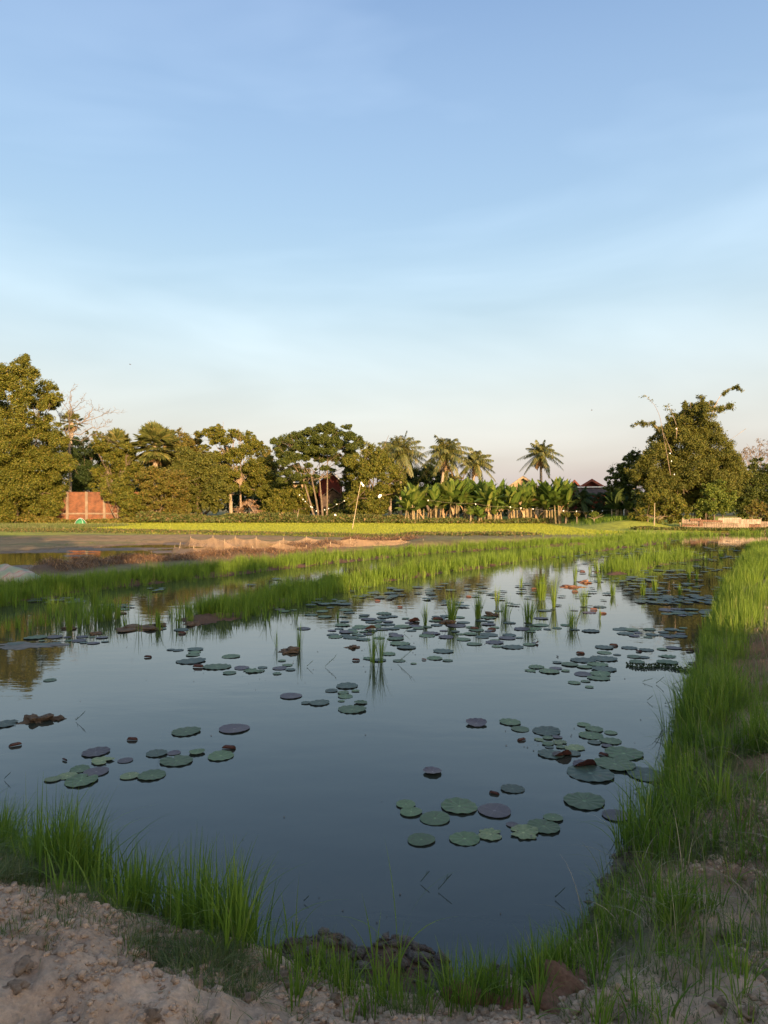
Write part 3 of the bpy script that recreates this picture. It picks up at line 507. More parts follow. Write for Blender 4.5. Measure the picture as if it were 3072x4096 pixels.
def fan_palm(label, dep, base, top, Lr, nf, seed, dead=10):
    rg = np.random.default_rng(seed); a = D(base[0], 2080, dep); a[2] = .2; c = D(top[0], top[1], dep); root = thing('fan_palm', label, 'palm tree', tuple(a), 'fan palms'); mb = MB(); tube(mb, [a, (a + c) / 2, c], [.3, .24, .3], 9); mb.build('trunk', M['palm_trunk'], root, origin=a)
    def fan(d, Lp, Rf, mat, nm):
        f = MB(); d = unit(d); e = c + d * Lp; tube(f, [c, (c + e) / 2, e], [.05, .04, .03], 4, .9); s1 = unit(np.cross(d, [0, 0, 1.]) + 1e-3); u1 = np.cross(s1, d); n = 26
        th = np.linspace(-2.0, 2.0, n) + rg.uniform(-.03, .03, n); rr = Rf * (.8 + .2 * np.cos(th)) * rg.uniform(.88, 1.05, n)
        dirs = d * np.cos(th)[:, None] + s1 * np.sin(th)[:, None] + u1 * (rg.normal(0, .05, n) - .12 * np.abs(np.sin(th)))[:, None]; w = np.cross(dirs, u1) * .085 * Rf
        mid = e + dirs * (rr * .6)[:, None] + w * 0 ; tip = e + dirs * rr[:, None] + np.array([0, 0, -.12 * Rf])
        E = np.repeat(e[None], n, 0); V = np.stack([E, mid + w, tip, mid - w], 1).reshape(-1, 3); f.add(V, np.arange(n)[:, None] * 4 + [[0, 1, 2, 3]], np.repeat(rg.uniform(0, 1, n), 4)); f.build(nm, M[mat], root, smooth=False, origin=a)
    for k in range(nf):
        el = 1.5 - 2.3 * (k + .5) / nf; az = k * 2.4 + rg.uniform(-.2, .2); fan(np.array([math.cos(az) * math.cos(el), math.sin(az) * math.cos(el), math.sin(el)]), Lr * .55 * rg.uniform(.8, 1.15), Lr * .55, 'frond', 'frond')
    for k in range(dead):
        az = rg.uniform(0, 6.28); el = rg.uniform(-1.45, -.8); fan(np.array([math.cos(az) * math.cos(el), math.sin(az) * math.cos(el), math.sin(el)]), Lr * .45, Lr * .4, 'dead', 'dead_frond')
fan_palm('tallest fan palm with a stiff round crown in the middle of the left treeline', 75.5, (622, 0), (622, 1785), 2.6, 44, 11, 5)
fan_palm('fan palm with dry skirt just left of the tallest fan palm', 78, (466, 0), (466, 1790), 2.1, 34, 12, 6)
fan_palm('small fan palm peeping behind the bare tree', 88, (285, 0), (285, 1690), 1.55, 18, 13, 4)
fan_palm('smaller fan palm crown tucked behind the right shoulder of the tallest fan palm', 84, (668, 0), (668, 1760), 1.5, 20, 14, 6)

# ---------------------------------------------------------------- bananas
def banana_leaf(mb, base, az, el, Ln, w, rg, bend=.6):
    n = 9; t = np.linspace(0, 1, n); d = np.array([math.cos(az), math.sin(az), 0]); ang = el - bend * t ** 1.6
    seg = Ln / (n - 1); x = np.concatenate([[0], np.cumsum(np.cos(ang[:-1]) * seg)]); z = np.concatenate([[0], np.cumsum(np.sin(ang[:-1]) * seg)])
    P = base + d * x[:, None] + np.array([0, 0, 1.]) * z[:, None]; sdv = np.array([-d[1], d[0], 0]); nrm = np.cross(sdv, unit(np.gradient(P, axis=0)))
    ww = w * np.array([.04, .06, .6, .92, 1, .97, .85, .58, .06]) * .5; tw = rg.uniform(-.5, .5)
    sv = sdv * math.cos(tw) + nrm * math.sin(tw)
    up = -nrm * .25 if nrm[3][2] < 0 else nrm * .25
    rows = []
    for f in (-1, -.5, 0, .5, 1): rows.append(P + sv * (ww * f)[:, None] + up * (ww * abs(f))[:, None] + np.array([0, 0, -1]) * (rg.uniform(0, .05, n) * abs(f))[:, None])
    V = np.stack(rows, 1).reshape(-1, 3); i = np.arange(n - 1)[:, None] * 5; j = np.arange(4)[None]
    Q = np.stack([i + j, i + j + 1, i + j + 6, i + j + 5], -1).reshape(-1, 4)
    keep = rg.random(len(Q)) > (np.isin(np.arange(len(Q)) % 4, [0, 3]) * .10)
    vv = rg.uniform(.1, .9); mb.add(V, Q[keep], np.clip(vv + np.tile([.0, .05, .35, .05, .0], n), 0, 1))
def banana(label, px, dep, top, nst, seed, dead=0, wd=42, mat='banana', base_y=2085):
    rg = np.random.default_rng(seed); s = dep / F; c = D(px, base_y, dep); c[2] = HZ(c[0], dep) if dep < 95 else .2
    root = thing('banana_clump', label, 'banana plant', tuple(c), 'banana plants along the far field edge'); H = (2083 - top) * s * 1.07; nst += 1
    for k in range(nst):
        q = c + np.array([rg.uniform(-1, 1) * wd * s * .55, rg.uniform(-.6, .6), -.05]); h = H * rg.uniform(.36, .55) * (1 if k < 2 else rg.uniform(.7, 1)); ln = rg.normal(0, .13, 2)
        tp = q + np.array([ln[0] * h * .6, ln[1] * h * .4, h]); m = MB(); tube(m, [q, (q + tp) / 2 + [ln[0] * .1, 0, 0], tp], [.11, .09, .055], 8); m.build('stem', M['stem'], root, origin=c)
        for j in range(rg.integers(8, 12)):
            f = MB(); el = rg.uniform(.75, 1.5) if rg.random() < .8 else rg.uniform(.2, .7)
            Lf = (c[2] + H - tp[2]) * rg.uniform(.75, 1.12) if el > .9 else H * rg.uniform(.36, .55); banana_leaf(f, tp, rg.uniform(0, 6.28), el, Lf, rg.uniform(.52, .78), rg, rg.uniform(.1, .7) if el > .9 else rg.uniform(.4, 1.1)); f.build('leaf', M[mat], root, origin=c)
        if rg.random() < .5 and mat == 'banana':
            f = MB(); banana_leaf(f, tp - [0, 0, .15], rg.uniform(0, 6.28), -.6, H * .28, .22, rg, 1.0); f.build('dead_leaf', M['banana_dead'], root, origin=c)
    for k in range(dead):
        f = MB(); banana_leaf(f, c + [rg.uniform(-.3, .3), -.3, H * .5], rg.uniform(3.2, 6.2), .5, H * .35, .35, rg, 1.8); f.build('dead_leaf', M['banana_dead'], root, origin=c)
BN = [('banana plants at the left end of the row, touching the big tree', 1632, 67, 1955, 4, 0), ('second banana clump of the row, with tall upright pale leaves', 1672, 67, 1930, 4, 0), ('banana clump left of the leaning palm trunk', 1722, 67, 1935, 4, 0), ('banana clump right under the leaning palm trunk', 1766, 68, 1932, 3, 0),
      ('wide banana clump just right of the leaning palm trunk', 1812, 67, 1912, 5, 0), ('high banana clump with the tallest leaf fan left of the middle', 1852, 68, 1915, 4, 0), ('short young banana plant standing before the row', 1893, 65.5, 2012, 2, 0), ('banana clump behind the short young plant', 1915, 69, 1915, 4, 0),
      ('banana clump with broad drooping leaves on a single slim stem', 1942, 66, 1920, 3, 0), ('banana clump left of the drying orange leaves', 1975, 68, 1918, 4, 0), ('banana plant with drooping dried orange leaves', 1998, 65.5, 1985, 2, 4), ('banana clump in front of the tan gable house', 2066, 67, 1940, 4, 1),
      ('banana clump at the right foot of the tan gable', 2105, 67, 1925, 5, 1), ('dense banana clump under the lone coconut palm', 2140, 68, 1915, 5, 1), ('banana clump right of the lone coconut palm', 2185, 66.5, 1935, 4, 0), ('banana clump with leaning pale stems near the right end', 2222, 66, 1910, 5, 0), ('rightmost sunlit banana clump, leaves reaching toward the red house', 2250, 66, 1925, 4, 0)]
for i_, (lb, px, dp, tp, ns_, dd) in enumerate(BN): banana(lb, px, dp, tp, ns_, 40 + i_, dd)
banana('dark banana clump in the shade between the red house and bamboo', 2478, 60, 1965, 3, 77, 1, 40, 'dark', 2100)  # this clump and the next carry shade in a darker leaf colour
banana('small dark banana plant by the left foot of the bamboo', 2530, 58, 2005, 2, 78, 1, 30, 'dark', 2110)

# ---------------------------------------------------------------- buildings
def mat_brick(name, c1, c2, mortar, scale, bw=.5, rh=.25):
    m, t, b = nodes(name); L = t.links.new; br = N_(t, 'TexBrick', Scale=scale); br.inputs['Color1'].default_value = (*c1, 1); br.inputs['Color2'].default_value = (*c2, 1); br.inputs['Mortar'].default_value = (*mortar, 1)
    br.inputs['Mortar Size'].default_value = .025; br.inputs['Brick Width'].default_value = bw; br.inputs['Row Height'].default_value = rh
    tcn = N_(t, 'TexCoord'); sx = N_(t, 'SeparateXYZ'); cx = N_(t, 'CombineXYZ'); L(tcn.outputs['Object'], sx.inputs[0]); L(sx.outputs[0], cx.inputs[0]); L(sx.outputs[2], cx.inputs[1]); L(cx.outputs[0], br.inputs['Vector'])
    nz = N_(t, 'TexNoise', Scale=1.6, Detail=6.0); L(tcn.outputs['Object'], nz.inputs[0]); mx = N_(t, 'MixRGB'); mx.blend_type = 'MULTIPLY'; r = ramp(t, [(.35, (.55, .5, .48)), (.6, (1.1, 1.05, 1))]); L(nz.outputs[0], r.inputs[0]); mx.inputs[0].default_value = .8; L(br.outputs[0], mx.inputs[1]); L(r.outputs[0], mx.inputs[2]); L(mx.outputs[0], b.inputs['Base Color'])
    b.inputs['Roughness'].default_value = .9; bp = N_(t, 'Bump', Strength=.6, Distance=.02); L(br.outputs['Fac'], bp.inputs['Height']); bp.invert = True; L(bp.outputs[0], b.inputs['Normal']); return m
M['brick'] = mat_brick('red_brick', (.21, .07, .028), (.14, .048, .02), (.15, .11, .075), 2.2, .5, .22)
M['concrete'] = noisemat('concrete', (.15, .11, .08), (.24, .18, .13), 3, .9, .3)
M['redwall_shaded'] = noisemat('red_wall_shaded', (.085, .018, .014), (.12, .025, .018), 2, .8)  # albedo darkened to stand in for tree shade at the red house
M['redroof'] = noisemat('red_roof', (.12, .035, .025), (.19, .06, .04), 3, .7)
M['darkroof'] = noisemat('dark_roof', (.05, .035, .03), (.10, .07, .055), 3, .8)
M['tanwall'] = noisemat('tan_wall', (.28, .20, .12), (.38, .28, .18), 3, .85)
M['whitetrim'] = noisemat('white_trim', (.6, .58, .55), (.75, .73, .7), 4, .6)
M['thatch'] = noisemat('thatch', (.11, .08, .055), (.26, .18, .12), 12, .95, .8, 30)
# brick wall
dep = 70.5; a = D(90, 2083, dep); b_ = D(590, 2083, dep); ztop = D(0, 1972, dep)[2]; root = thing('brick_wall', 'weathered red brick garden wall with concrete posts left of centre', 'wall', ((a[0] + b_[0]) / 2, dep, .15)); org = np.array([(a[0] + b_[0]) / 2, dep, .15])
Ln = b_[0] - a[0]; mb = MB(); box(mb, [org[0], dep, .05 + (ztop) / 2], [Ln, .2, ztop + .1]); mb.build('wall', M['brick'], root, smooth=False, origin=org)
mb = MB(); box(mb, [org[0], dep - .02, .98], [Ln, .26, .16]); mb.build('coping', M['concrete'], root, smooth=False, origin=org)
for px in (118, 195, 272, 349, 420, 495, 570):
    p = D(px, 2083, dep); mb = MB(); box(mb, [p[0], dep - .03, .05 + ztop / 2], [.26, .32, ztop + .14]); mb.build('post', M['concrete'], root, smooth=False, origin=org)
def gable_house(label, px, dep, apex, eave, halfw, depth_, wall, roof, trim=None, name='house', fascia=True, win=None):
    s = dep / F; ap = D(px, apex, dep); ev = D(px, eave, dep)[2]; hw = halfw * s; org = np.array([ap[0], dep, .1]); root = thing(name, label, 'house', tuple(org)); m = MB(); y0, y1 = dep, dep + depth_
    V = [[-hw * .9, 0, 0], [hw * .9, 0, 0], [hw * .9, 0, ev - .1], [0, 0, ap[2] - .25], [-hw * .9, 0, ev - .1]]; V = [[v[0], v[1], v[2]] for v in V] + [[v[0], depth_, v[2]] for v in V]
    m.add(np.array(V) + org * [1, 1, 0], np.array([[0, 1, 2, 4]])); n0 = 0; m.Q.append(np.array([[4, 2, 3]])); m.Q.append(np.array([[5, 9, 7, 6]])); m.Q.append(np.array([[9, 8, 7]])); m.Q.append(np.array([[0, 4, 9, 5], [1, 6, 7, 2]])); root.rotation_euler.z = -math.atan2(ap[0], dep)
    m.build('wall', M[wall], root, smooth=False, origin=org)
    for sg in (-1, 1):
        m = MB(); o1 = np.array([ap[0], 0, ap[2]]); e1 = np.array([ap[0] + sg * hw * 1.08, 0, ev - .12]); th = np.array([0, 0, .12])
        P = [o1 + [0, y0 - .5, 0], e1 + [0, y0 - .5, 0], e1 + [0, y1 + .3, 0], o1 + [0, y1 + .3, 0]]; P = P + [p - th for p in P]; m.add(P, [[0, 1, 2, 3], [7, 6, 5, 4], [0, 4, 5, 1], [1, 5, 6, 2], [2, 6, 7, 3]]); m.build('roof', M[roof], root, smooth=False, origin=org)
        if trim:
            m = MB(); q0 = o1 + [0, y0 - .56, -.02]; q1 = e1 + [0, y0 - .56, -.02]; h = np.array([0, 0, -.26]); w = np.array([0, -.04, 0]); P = [q0, q1, q1 + h, q0 + h]; P += [p + w for p in P]; m.add(P, [[4, 5, 6, 7], [0, 1, 5, 4], [3, 7, 6, 2]]); m.build('barge_board', M[trim], root, smooth=False, origin=org)
    return root, org, ap, ev, hw
gable_house('tan house with an open wooden gable rising behind the banana plants', 2093, 76, 1903, 1950, 68, 7, 'tanwall', 'darkroof', 'tanwall')
r_, o_, ap, ev, hw = gable_house('red house with a low gable darkened in colour for shade, right of the banana plants', 2368, 74, 1915, 1948, 56, 8, 'redwall_shaded', 'redroof', 'redroof')
m = MB(); box(m, [ap[0], 73.2, ev - .02], [hw * 2.1, .3, .1]); m.build('gutter', M['whitetrim'], r_, smooth=False, origin=o_)
m = MB(); P = [[ap[0] - hw * 1.1, 73.3, ev - .1], [ap[0] + hw * 1.1, 73.3, ev - .1], [ap[0] + hw * 1.1, 71.6, ev - .75], [ap[0] - hw * 1.1, 71.6, ev - .75]]; P += [[p[0], p[1], p[2] - .08] for p in P]; m.add(P, [[3, 2, 1, 0], [4, 5, 6, 7], [0, 4, 7, 3], [2, 6, 5, 1], [3, 7, 6, 2]]); m.build('porch_roof', M['darkroof'], r_, smooth=False, origin=o_)
gable_house('small roof peak between the rightmost banana clump and the red house', 2298, 84, 1918, 1950, 30, 5, 'redwall_shaded', 'redroof', 'redroof')
r_, o_, ap, ev, hw = gable_house('red gabled house seen through the branches right of the umbrella shaped tree', 1322, 80, 1878, 1925, 52, 6, 'redwall_shaded', 'redroof', 'whitetrim')
gable_house('low house with dark roof under the red gable, behind the umbrella shaped tree', 1330, 77, 1950, 1985, 46, 4, 'darkroof', 'darkroof')
m = MB(); dep = 81; c = D(1180, 1925, dep); org = np.array([c[0], dep, .1]); root = thing('house', 'pale pink house glimpsed behind the left side of the umbrella shaped tree', 'house', tuple(org)); box(m, [c[0], dep + 2, 2], [2.2, 4, 4.2]); m.build('wall', M['pinkwall'] if 'pinkwall' in M else M['tanwall'], root, smooth=False, origin=org)
m = MB(); box(m, [c[0], dep + 1.8, 4.35], [2.7, 4.8, .14], tilt=.03); m.build('roof', M['whitetrim'], root, smooth=False, origin=org)
# pale canopy roof with post
dep = 64; c = D(2515, 1932, dep); org = np.array([c[0], dep, .1]); root = thing('canopy', 'pale flat canopy roof on white posts left of the bamboo', 'shelter', tuple(org))
m = MB(); box(m, [c[0], dep, c[2]], [1.6, 1.6, .14], tilt=-.12); m.build('roof', M['tanwall'], root, smooth=False, origin=org)
for dx in (-.62, .42):
    m = MB(); tube(m, [[c[0] + dx, dep - .6, 0], [c[0] + dx, dep - .6, c[2] - .05]], .06, 8); m.build('post', M['whitetrim'], root, origin=org)
# thatched hut
dep = 70; c = D(992, 2083, dep); c[2] = .12; root = thing('thatched_hut', 'dark sagging thatched hut under the loose layered tree', 'hut', tuple(c)); m = MB(); rg = np.random.default_rng(4)
sc = dep / F; prof = [(-36, 2040), (-30, 2022), (-10, 2000), (6, 1992), (20, 2010), (34, 2030), (38, 2044)]; V = []
for yy in (-1.1, -.4, .5, 1.2):
    for (dx, py) in prof: V.append([c[0] + dx * sc, dep + yy, (2083 - py) * sc + rg.uniform(-.05, .05) - .12 * abs(yy)])
n = len(prof); V = np.array(V); V2 = V - [0, 0, .16]; Q = [[k * n + j, k * n + j + 1, (k + 1) * n + j + 1, (k + 1) * n + j] for k in range(3) for j in range(n - 1)]; m.add(V, Q); m.add(V2, [q[::-1] for q in Q]); NN = 4 * n
m.Q.append(np.array([[j, j + NN, j + 1 + NN, j + 1] for j in range(n - 1)])); m.build('roof', M['thatch'], root, smooth=False, origin=c)
mm = MB(); q = V[rg.integers(0, len(V), 900)] + rg.normal(0, .25, (900, 3)) * [1, 1, .3]; leaves(mm, q, .35, .12, .3, rg=rg); mm.build('loose_straw', M['straw'], root, smooth=False, origin=c)
for dx in (-26, -4, 16, 30):
    m = MB(); tube(m, [[c[0] + dx * sc, dep - .9, 0], [c[0] + (dx + 2) * sc, dep - .9, 1.15]], .07, 7); m.build('post', M['wood'], root, origin=c)
m = MB(); box(m, [c[0] + .1, dep + .3, .5], [1.3, .9, .8]); m.build('wall', M['darkroof'], root, smooth=False, origin=c)
# patched fence
M['sheet1'] = noisemat('weathered_boards', (.14, .105, .075), (.25, .19, .145), 3, .85, .4, 30); M['sheet2'] = noisemat('rust_sheet', (.11, .06, .04), (.17, .095, .06), 4, .8, .3, 20); M['sheet3'] = noisemat('grey_sheet', (.22, .165, .12), (.36, .28, .22), 3, .75, .3, 20)
dep = 52.5; sc = dep / F; root = None; f0 = D(2726, 2120, dep); f1 = D(3045, 2120, dep); org = np.array([(f0[0] + f1[0]) / 2, dep, .1]); root = thing('patched_fence', 'low fence patched from rusty metal sheets and old boards below the bamboo', 'fence', tuple(org))
rg = np.random.default_rng(9)
def sheet(x0, x1, y0, y1, mat, off, rot=0, nm='metal_sheet'):
    p0 = D(x0, y0, dep - off)[[0, 2]]; p1 = D(x1, y1, dep - off)[[0, 2]]; n = max(8, int(abs(p1[0] - p0[0]) / .04)); xs = np.linspace(p0[0], p1[0], n); z0, z1 = max(.02, p1[1]), p0[1]
    yy = dep - off + .018 * np.sin(np.arange(n) * math.pi / 1.5); tl = np.tan(rot) * (xs - xs.mean()); V = np.concatenate([np.stack([xs, yy, z0 + tl], 1), np.stack([xs, yy, z1 + tl], 1)]); V = np.concatenate([V, V + [0, .02, 0]])
    k = np.arange(n - 1); Q = np.concatenate([np.stack([k, k + 1, k + 1 + n, k + n], 1), np.stack([k + 2 * n, k + 3 * n, k + 1 + 3 * n, k + 1 + 2 * n], 1), np.stack([k + n, k + 1 + n, k + 1 + 3 * n, k + 3 * n], 1)]); m = MB(); m.add(V, Q); m.build(nm, M[mat], root, smooth=False, origin=org)
sheet(2728, 2800, 2078, 2096, 'sheet1', 0); sheet(2728, 2790, 2098, 2122, 'sheet2', .06); sheet(2760, 2800, 2074, 2084, 'sheet2', .1); sheet(2788, 2876, 2092, 2118, 'sheet1', .03); sheet(2800, 2890, 2080, 2088, 'sheet2', .12, -.04, 'board'); sheet(2798, 2812, 2085, 2120, 'sheet2', .16)
sheet(2874, 2964, 2071, 2093, 'sheet3', 0); sheet(2876, 2960, 2094, 2118, 'sheet1', .05); sheet(2962, 3042, 2077, 2096, 'sheet3', .06); sheet(2950, 2996, 2095, 2119, 'sheet3', .1); sheet(2995, 3042, 2098, 2121, 'sheet2', .03); sheet(2730, 2880, 2090, 2093, 'sheet1', .16, .02, 'board'); sheet(2740, 2870, 2106, 2109, 'sheet1', .2, -.015, 'board'); sheet(3042, 3110, 2086, 2120, 'sheet1', .04)
for px in (2730, 2800, 2876, 2962, 3042, 3100):
    p = D(px, 2100, dep + .12); m = MB(); tube(m, [[p[0], p[1], 0], [p[0] + .02, p[1], .95]], .04, 6); m.build('post', M['wood'], root, origin=org)
# canes of the bamboo that stick out, part-like culms as things of their own
def cane(label, pts, dep, r, leafspan, seed, mat='bamboo', bags=0):
    rg = np.random.default_rng(seed); P = np.array([D(x, y, dep + k * .15) for k, (x, y) in enumerate(pts)]); root = thing('bamboo_cane', label, 'bamboo', tuple(P[0]), 'bamboo canes sticking out of the thicket'); m = MB(); tt = np.linspace(0, 1, len(P)); t2 = np.linspace(0, 1, 16); Q = np.stack([np.interp(t2, tt, P[:, k]) for k in range(3)], 1); Q[1:-1] = (Q[:-2] + Q[2:] + 2 * Q[1:-1]) / 4
    tube(m, Q, np.linspace(r, r * .3, 16), 5); m.build('cane', M['bark_pale'] if not leafspan or mat == 'none' else M['wood'], root, origin=P[0])
    if leafspan:
        C = []; 
        for a0, a1, w, n in leafspan:
            t = rg.uniform(a0, a1, n); c = np.stack([np.interp(t, t2, Q[:, k]) for k in range(3)], 1); g = np.round(t * 22) ; jit = np.stack([np.sin(g * 7.1), np.cos(g * 3.3), np.sin(g * 5.7) - .35], 1); C.append(c + jit * w * rg.uniform(.2, 1, (n, 1)) + rg.normal(0, w * .25, (n, 3)))
        mm = MB(); C = np.concatenate(C); leaves(mm, C, .26, .25, -.2, rg=rg); mm.build('foliage', M['bamboo'], root, smooth=False, origin=P[0])
cane('long arching bamboo cane reaching highest at the right, tufted at its tip', [(2846,1660),(2862,1620),(2878,1588),(2905,1560),(2935,1548),(2972,1560)], 57, .03, [(.45, 1, .22, 380)], 1)
cane('leafy bamboo spray leaning right below the highest arching cane', [(2835,1680),(2858,1650),(2880,1630),(2905,1624),(2935,1630)], 57.5, .03, [(.3, 1, .34, 700)], 2)
cane('dark leafy bamboo spray reaching left from the thicket', [(2640,1730),(2625,1705),(2600,1690),(2565,1690),(2536,1706)], 57, .03, [(.25, 1, .25, 420)], 3)
cane('bare pale pole leaning through the left face of the bamboo', [(2682,1900),(2665,1800),(2648,1715),(2640,1665),(2618,1618),(2578,1578)], 55.5, .028, [(.75, 1, .3, 22)], 4, 'none')
cane('thin bare bamboo shoot left of the bamboo peak', [(2705,1700),(2690,1655),(2672,1618),(2660,1635)], 57, .02, [(.3, 1, .3, 45)], 5)
cane('short pale cane crossing the bare pole in the bamboo', [(2686,1810),(2672,1775),(2655,1735)], 55.3, .04, None, 6)
cane('upright leafy tips at the very top of the bamboo', [(2795,1660),(2800,1620),(2806,1584)], 58, .03, [(.1, 1, .28, 520)], 7)
cane('leafy tip left of the bamboo peak', [(2735,1680),(2738,1640),(2742,1608)], 58, .03, [(.1, 1, .22, 380)], 8)
cane('strip of whitish sheaths hanging down the bamboo face', [(2708,1710),(2706,1735),(2704,1755)], 55.4, .05, None, 9)
# nets, poles, strings, bags
M['net'], t, b = nodes('fish_net'); Ln_ = t.links.new; tcn = N_(t, 'TexCoord'); b.inputs['Base Color'].default_value = (.36, .24, .14, 1); b.inputs['Roughness'].default_value = .7
nz = N_(t, 'TexNoise', Scale=3.0, Detail=6.0); Ln_(tcn.outputs['Object'], nz.inputs[0]); mr = N_(t, 'MapRange'); mr.inputs[1].default_value = .3; mr.inputs[2].default_value = .7; mr.inputs[3].default_value = .22; mr.inputs[4].default_value = .5; Ln_(nz.outputs[0], mr.inputs[0])
trn = N_(t, 'BsdfTransparent'); tl = N_(t, 'BsdfTranslucent'); tl.inputs[0].default_value = (.36, .24, .14, 1); mx = N_(t, 'MixShader'); mx.inputs[0].default_value = .35; Ln_(b.outputs[0], mx.inputs[1]); Ln_(tl.outputs[0], mx.inputs[2]); mx2 = N_(t, 'MixShader'); Ln_(mr.outputs[0], mx2.inputs[0]); Ln_(mx.outputs[0], mx2.inputs[1]); Ln_(trn.outputs[0], mx2.inputs[2]); Ln_(mx2.outputs[0], t.nodes['Material Output'].inputs[0])
def net(label, base, tops, seed, sag=.3):
    rg = np.random.default_rng(seed); B = np.array([G(x, y, .02) for x, y in base]); T = []
    for (x, y), bp_ in zip(tops, B): T.append(D(x, y, bp_[1]))
    T = np.array(T); root = thing('fish_net', label, 'net', tuple(B[0]), 'fish nets pegged round the far mud pond'); m = MB(); n = 14; rows = 7
    for k in range(len(B) - 1):
        t = np.linspace(0, 1, n); b0 = B[k] * (1 - t[:, None]) + B[k + 1] * t[:, None]; tp = T[k] * (1 - t[:, None]) + T[k + 1] * t[:, None]; H = min(T[k][2], T[k + 1][2]); tp[:, 2] -= sag * H * (4 * t * (1 - t)) ** .8 * rg.uniform(.6, 1.2)
        G_ = []
        for r in range(rows):
            f = r / (rows - 1); bulge = math.sin(f * math.pi) * .10 * rg.uniform(.5, 1); fold = .05 * np.sin(t * 19 + r * .8 + k) * math.sin(f * math.pi); e = np.stack([0 * t, -(bulge * np.sin(np.pi * t)) + fold - .22 * (1 - f) ** 2, 0 * t], 1); G_.append(b0 * (1 - f) + tp * f + e)
        V = np.stack(G_, 0).reshape(-1, 3); i = np.arange(rows - 1)[:, None] * n; j = np.arange(n - 1)[None]; m.add(V, np.stack([i + j, i + j + 1, i + j + 1 + n, i + j + n], -1).reshape(-1, 4))
    m.build('mesh_panel', M['net'], root, origin=B[0])
    for q, tq in zip(B, T):
        s_ = MB(); tube(s_, [[q[0], q[1], -.1], [tq[0], tq[1], tq[2] + .07]], .016, 5); s_.build('stake', M['wood'], root, origin=B[0])
net('long back net wall, sagging between thin stakes behind the mud heap', [(757,2186),(852,2188),(941,2190),(1025,2192),(1134,2193),(1226,2194),(1402,2193),(1603,2184),(1693,2180),(1850,2174)], [(763,2150),(852,2148),(941,2149),(1025,2151),(1134,2156),(1226,2148),(1402,2154),(1603,2159),(1693,2162),(1850,2155)], 1)
net('short front net wall nearest the mud heap, slumping to the left', [(688,2207),(770,2222),(898,2228),(1010,2222),(1119,2218),(1225,2208),(1322,2200),(1420,2194)], [(700,2186),(775,2190),(898,2164),(1010,2190),(1119,2168),(1225,2186),(1322,2172),(1420,2184)], 2, .32)
net('net end panel closing the left side of the enclosure', [(688,2207),(715,2198),(757,2186)], [(700,2186),(722,2176),(763,2150)], 3, .4)
def pole(label, a, b, z, r=.03, name='bamboo_pole', dep=None, bags=()):
    A = G(a[0], a[1], z) if dep is None else D(a[0], a[1], dep); B = D(b[0], b[1], A[1]); root = thing(name, label, 'pole', tuple(A)); m = MB(); P = [A - [0, 0, .15], A * .66 + B * .34 + [.02, 0, 0], A * .33 + B * .67, B]; tube(m, P, [r, r * .9, r * .75, r * .6], 6); m.build('shaft', M['palestraw'], root, origin=A); return A, B
A_, B_ = pole('tall slim leaning bamboo pole with white rags at its tip in the bright rice field', (1407, 2119), (1443, 1930), .12, .035)
def bag(p, s, label, group, seed, name='plastic_bag', cat='plastic bag'):
    rg = np.random.default_rng(seed); n = 7; m = MB(); th = np.linspace(0, 2 * math.pi, 7)[:-1]; z = np.linspace(0, -1, n); r = np.array([.05, .22, .34, .4, .38, .3, .12]); V = np.array([[r[k] * math.cos(a) * (1 + .35 * rg.uniform(-1, 1)), r[k] * .45 * math.sin(a), z[k]] for k in range(n) for a in th]) * s
    ang = rg.uniform(-.9, .9); c_, s_ = math.cos(ang), math.sin(ang); V = V @ np.array([[c_, 0, s_], [0, 1, 0], [-s_, 0, c_]]); Q = [[k * 6 + j, k * 6 + (j + 1) % 6, (k + 1) * 6 + (j + 1) % 6, (k + 1) * 6 + j] for k in range(n - 1) for j in range(6)]; m.add(V + p, Q); return tag(m.build(name, M['whiteplastic'], smooth=False, origin=p), label, cat, group)
bag(B_ + [.03, 0, .05], .2, 'white rag tied at the very top of the tall leaning pole', None, 1); bag(B_ + [.12, 0, -.12], .2, 'white plastic flap just below the top of the tall leaning pole', None, 2)
def string(label, P):
    m = MB(); Q = []
    for a, b in zip(P[:-1], P[1:]):
        for t in np.linspace(0, 1, 6)[:-1]: Q.append(a * (1 - t) + b * t - np.array([0, 0, .12 * 4 * t * (1 - t)]))
    Q.append(P[-1]); tube(m, Q, .006, 4); tag(m.build('string', M['palestraw'], origin=P[0]), label, 'string')
BP = [(1199,1978),(1213,1995),(1223,2004),(1242,2024),(1250,2027),(1264,2042),(1298,2037),(1316,2032),(1348,2015),(1377,2001),(1391,1990)]
S1 = [D(x, y, 68.5) for x, y in BP]; string('sagging string across the foot of the umbrella shaped tree', S1)
for k, p in enumerate(S1): bag(p, .12, 'white plastic strip tied to the sagging string before the umbrella shaped tree', 'white strips on the left scare string', 10 + k)
S2 = [D(x, y, 62) for x, y in [(1712,1999),(1903,2014),(2040,2026),(2085,2030),(2130,2034),(2255,2041),(2307,2043),(2368,2041),(2410,2041),(2507,2026),(2618,2015)]]
string('long taut string in front of the banana plants and red house', S2)
for k, p in enumerate(S2[:-1]): bag(p, .12, 'white plastic strip tied to the long string before the banana plants', 'white strips on the right scare string', 30 + k)
bag(D(1527, 1979, 67.5), .42, 'white plastic bag caught in the big yellow green tree', None, 50)
bag(D(1337, 2057, 66), .22, 'white scrap on the weeds right of the umbrella tree trunks', None, 51)
for x, y, lb in [(2678,1812,'pale rag on the leaning pole in the bamboo, upper'),(2686,1842,'pale rag low on the leaning pole in the bamboo'),(2698,1895,'lowest pale sheath scrap in the bamboo'),(2705,1712,'pale sheath scrap at the upper middle of the bamboo')]: bag(D(x, y, 55.2), .10, lb, None, x, 'rag', 'rag')
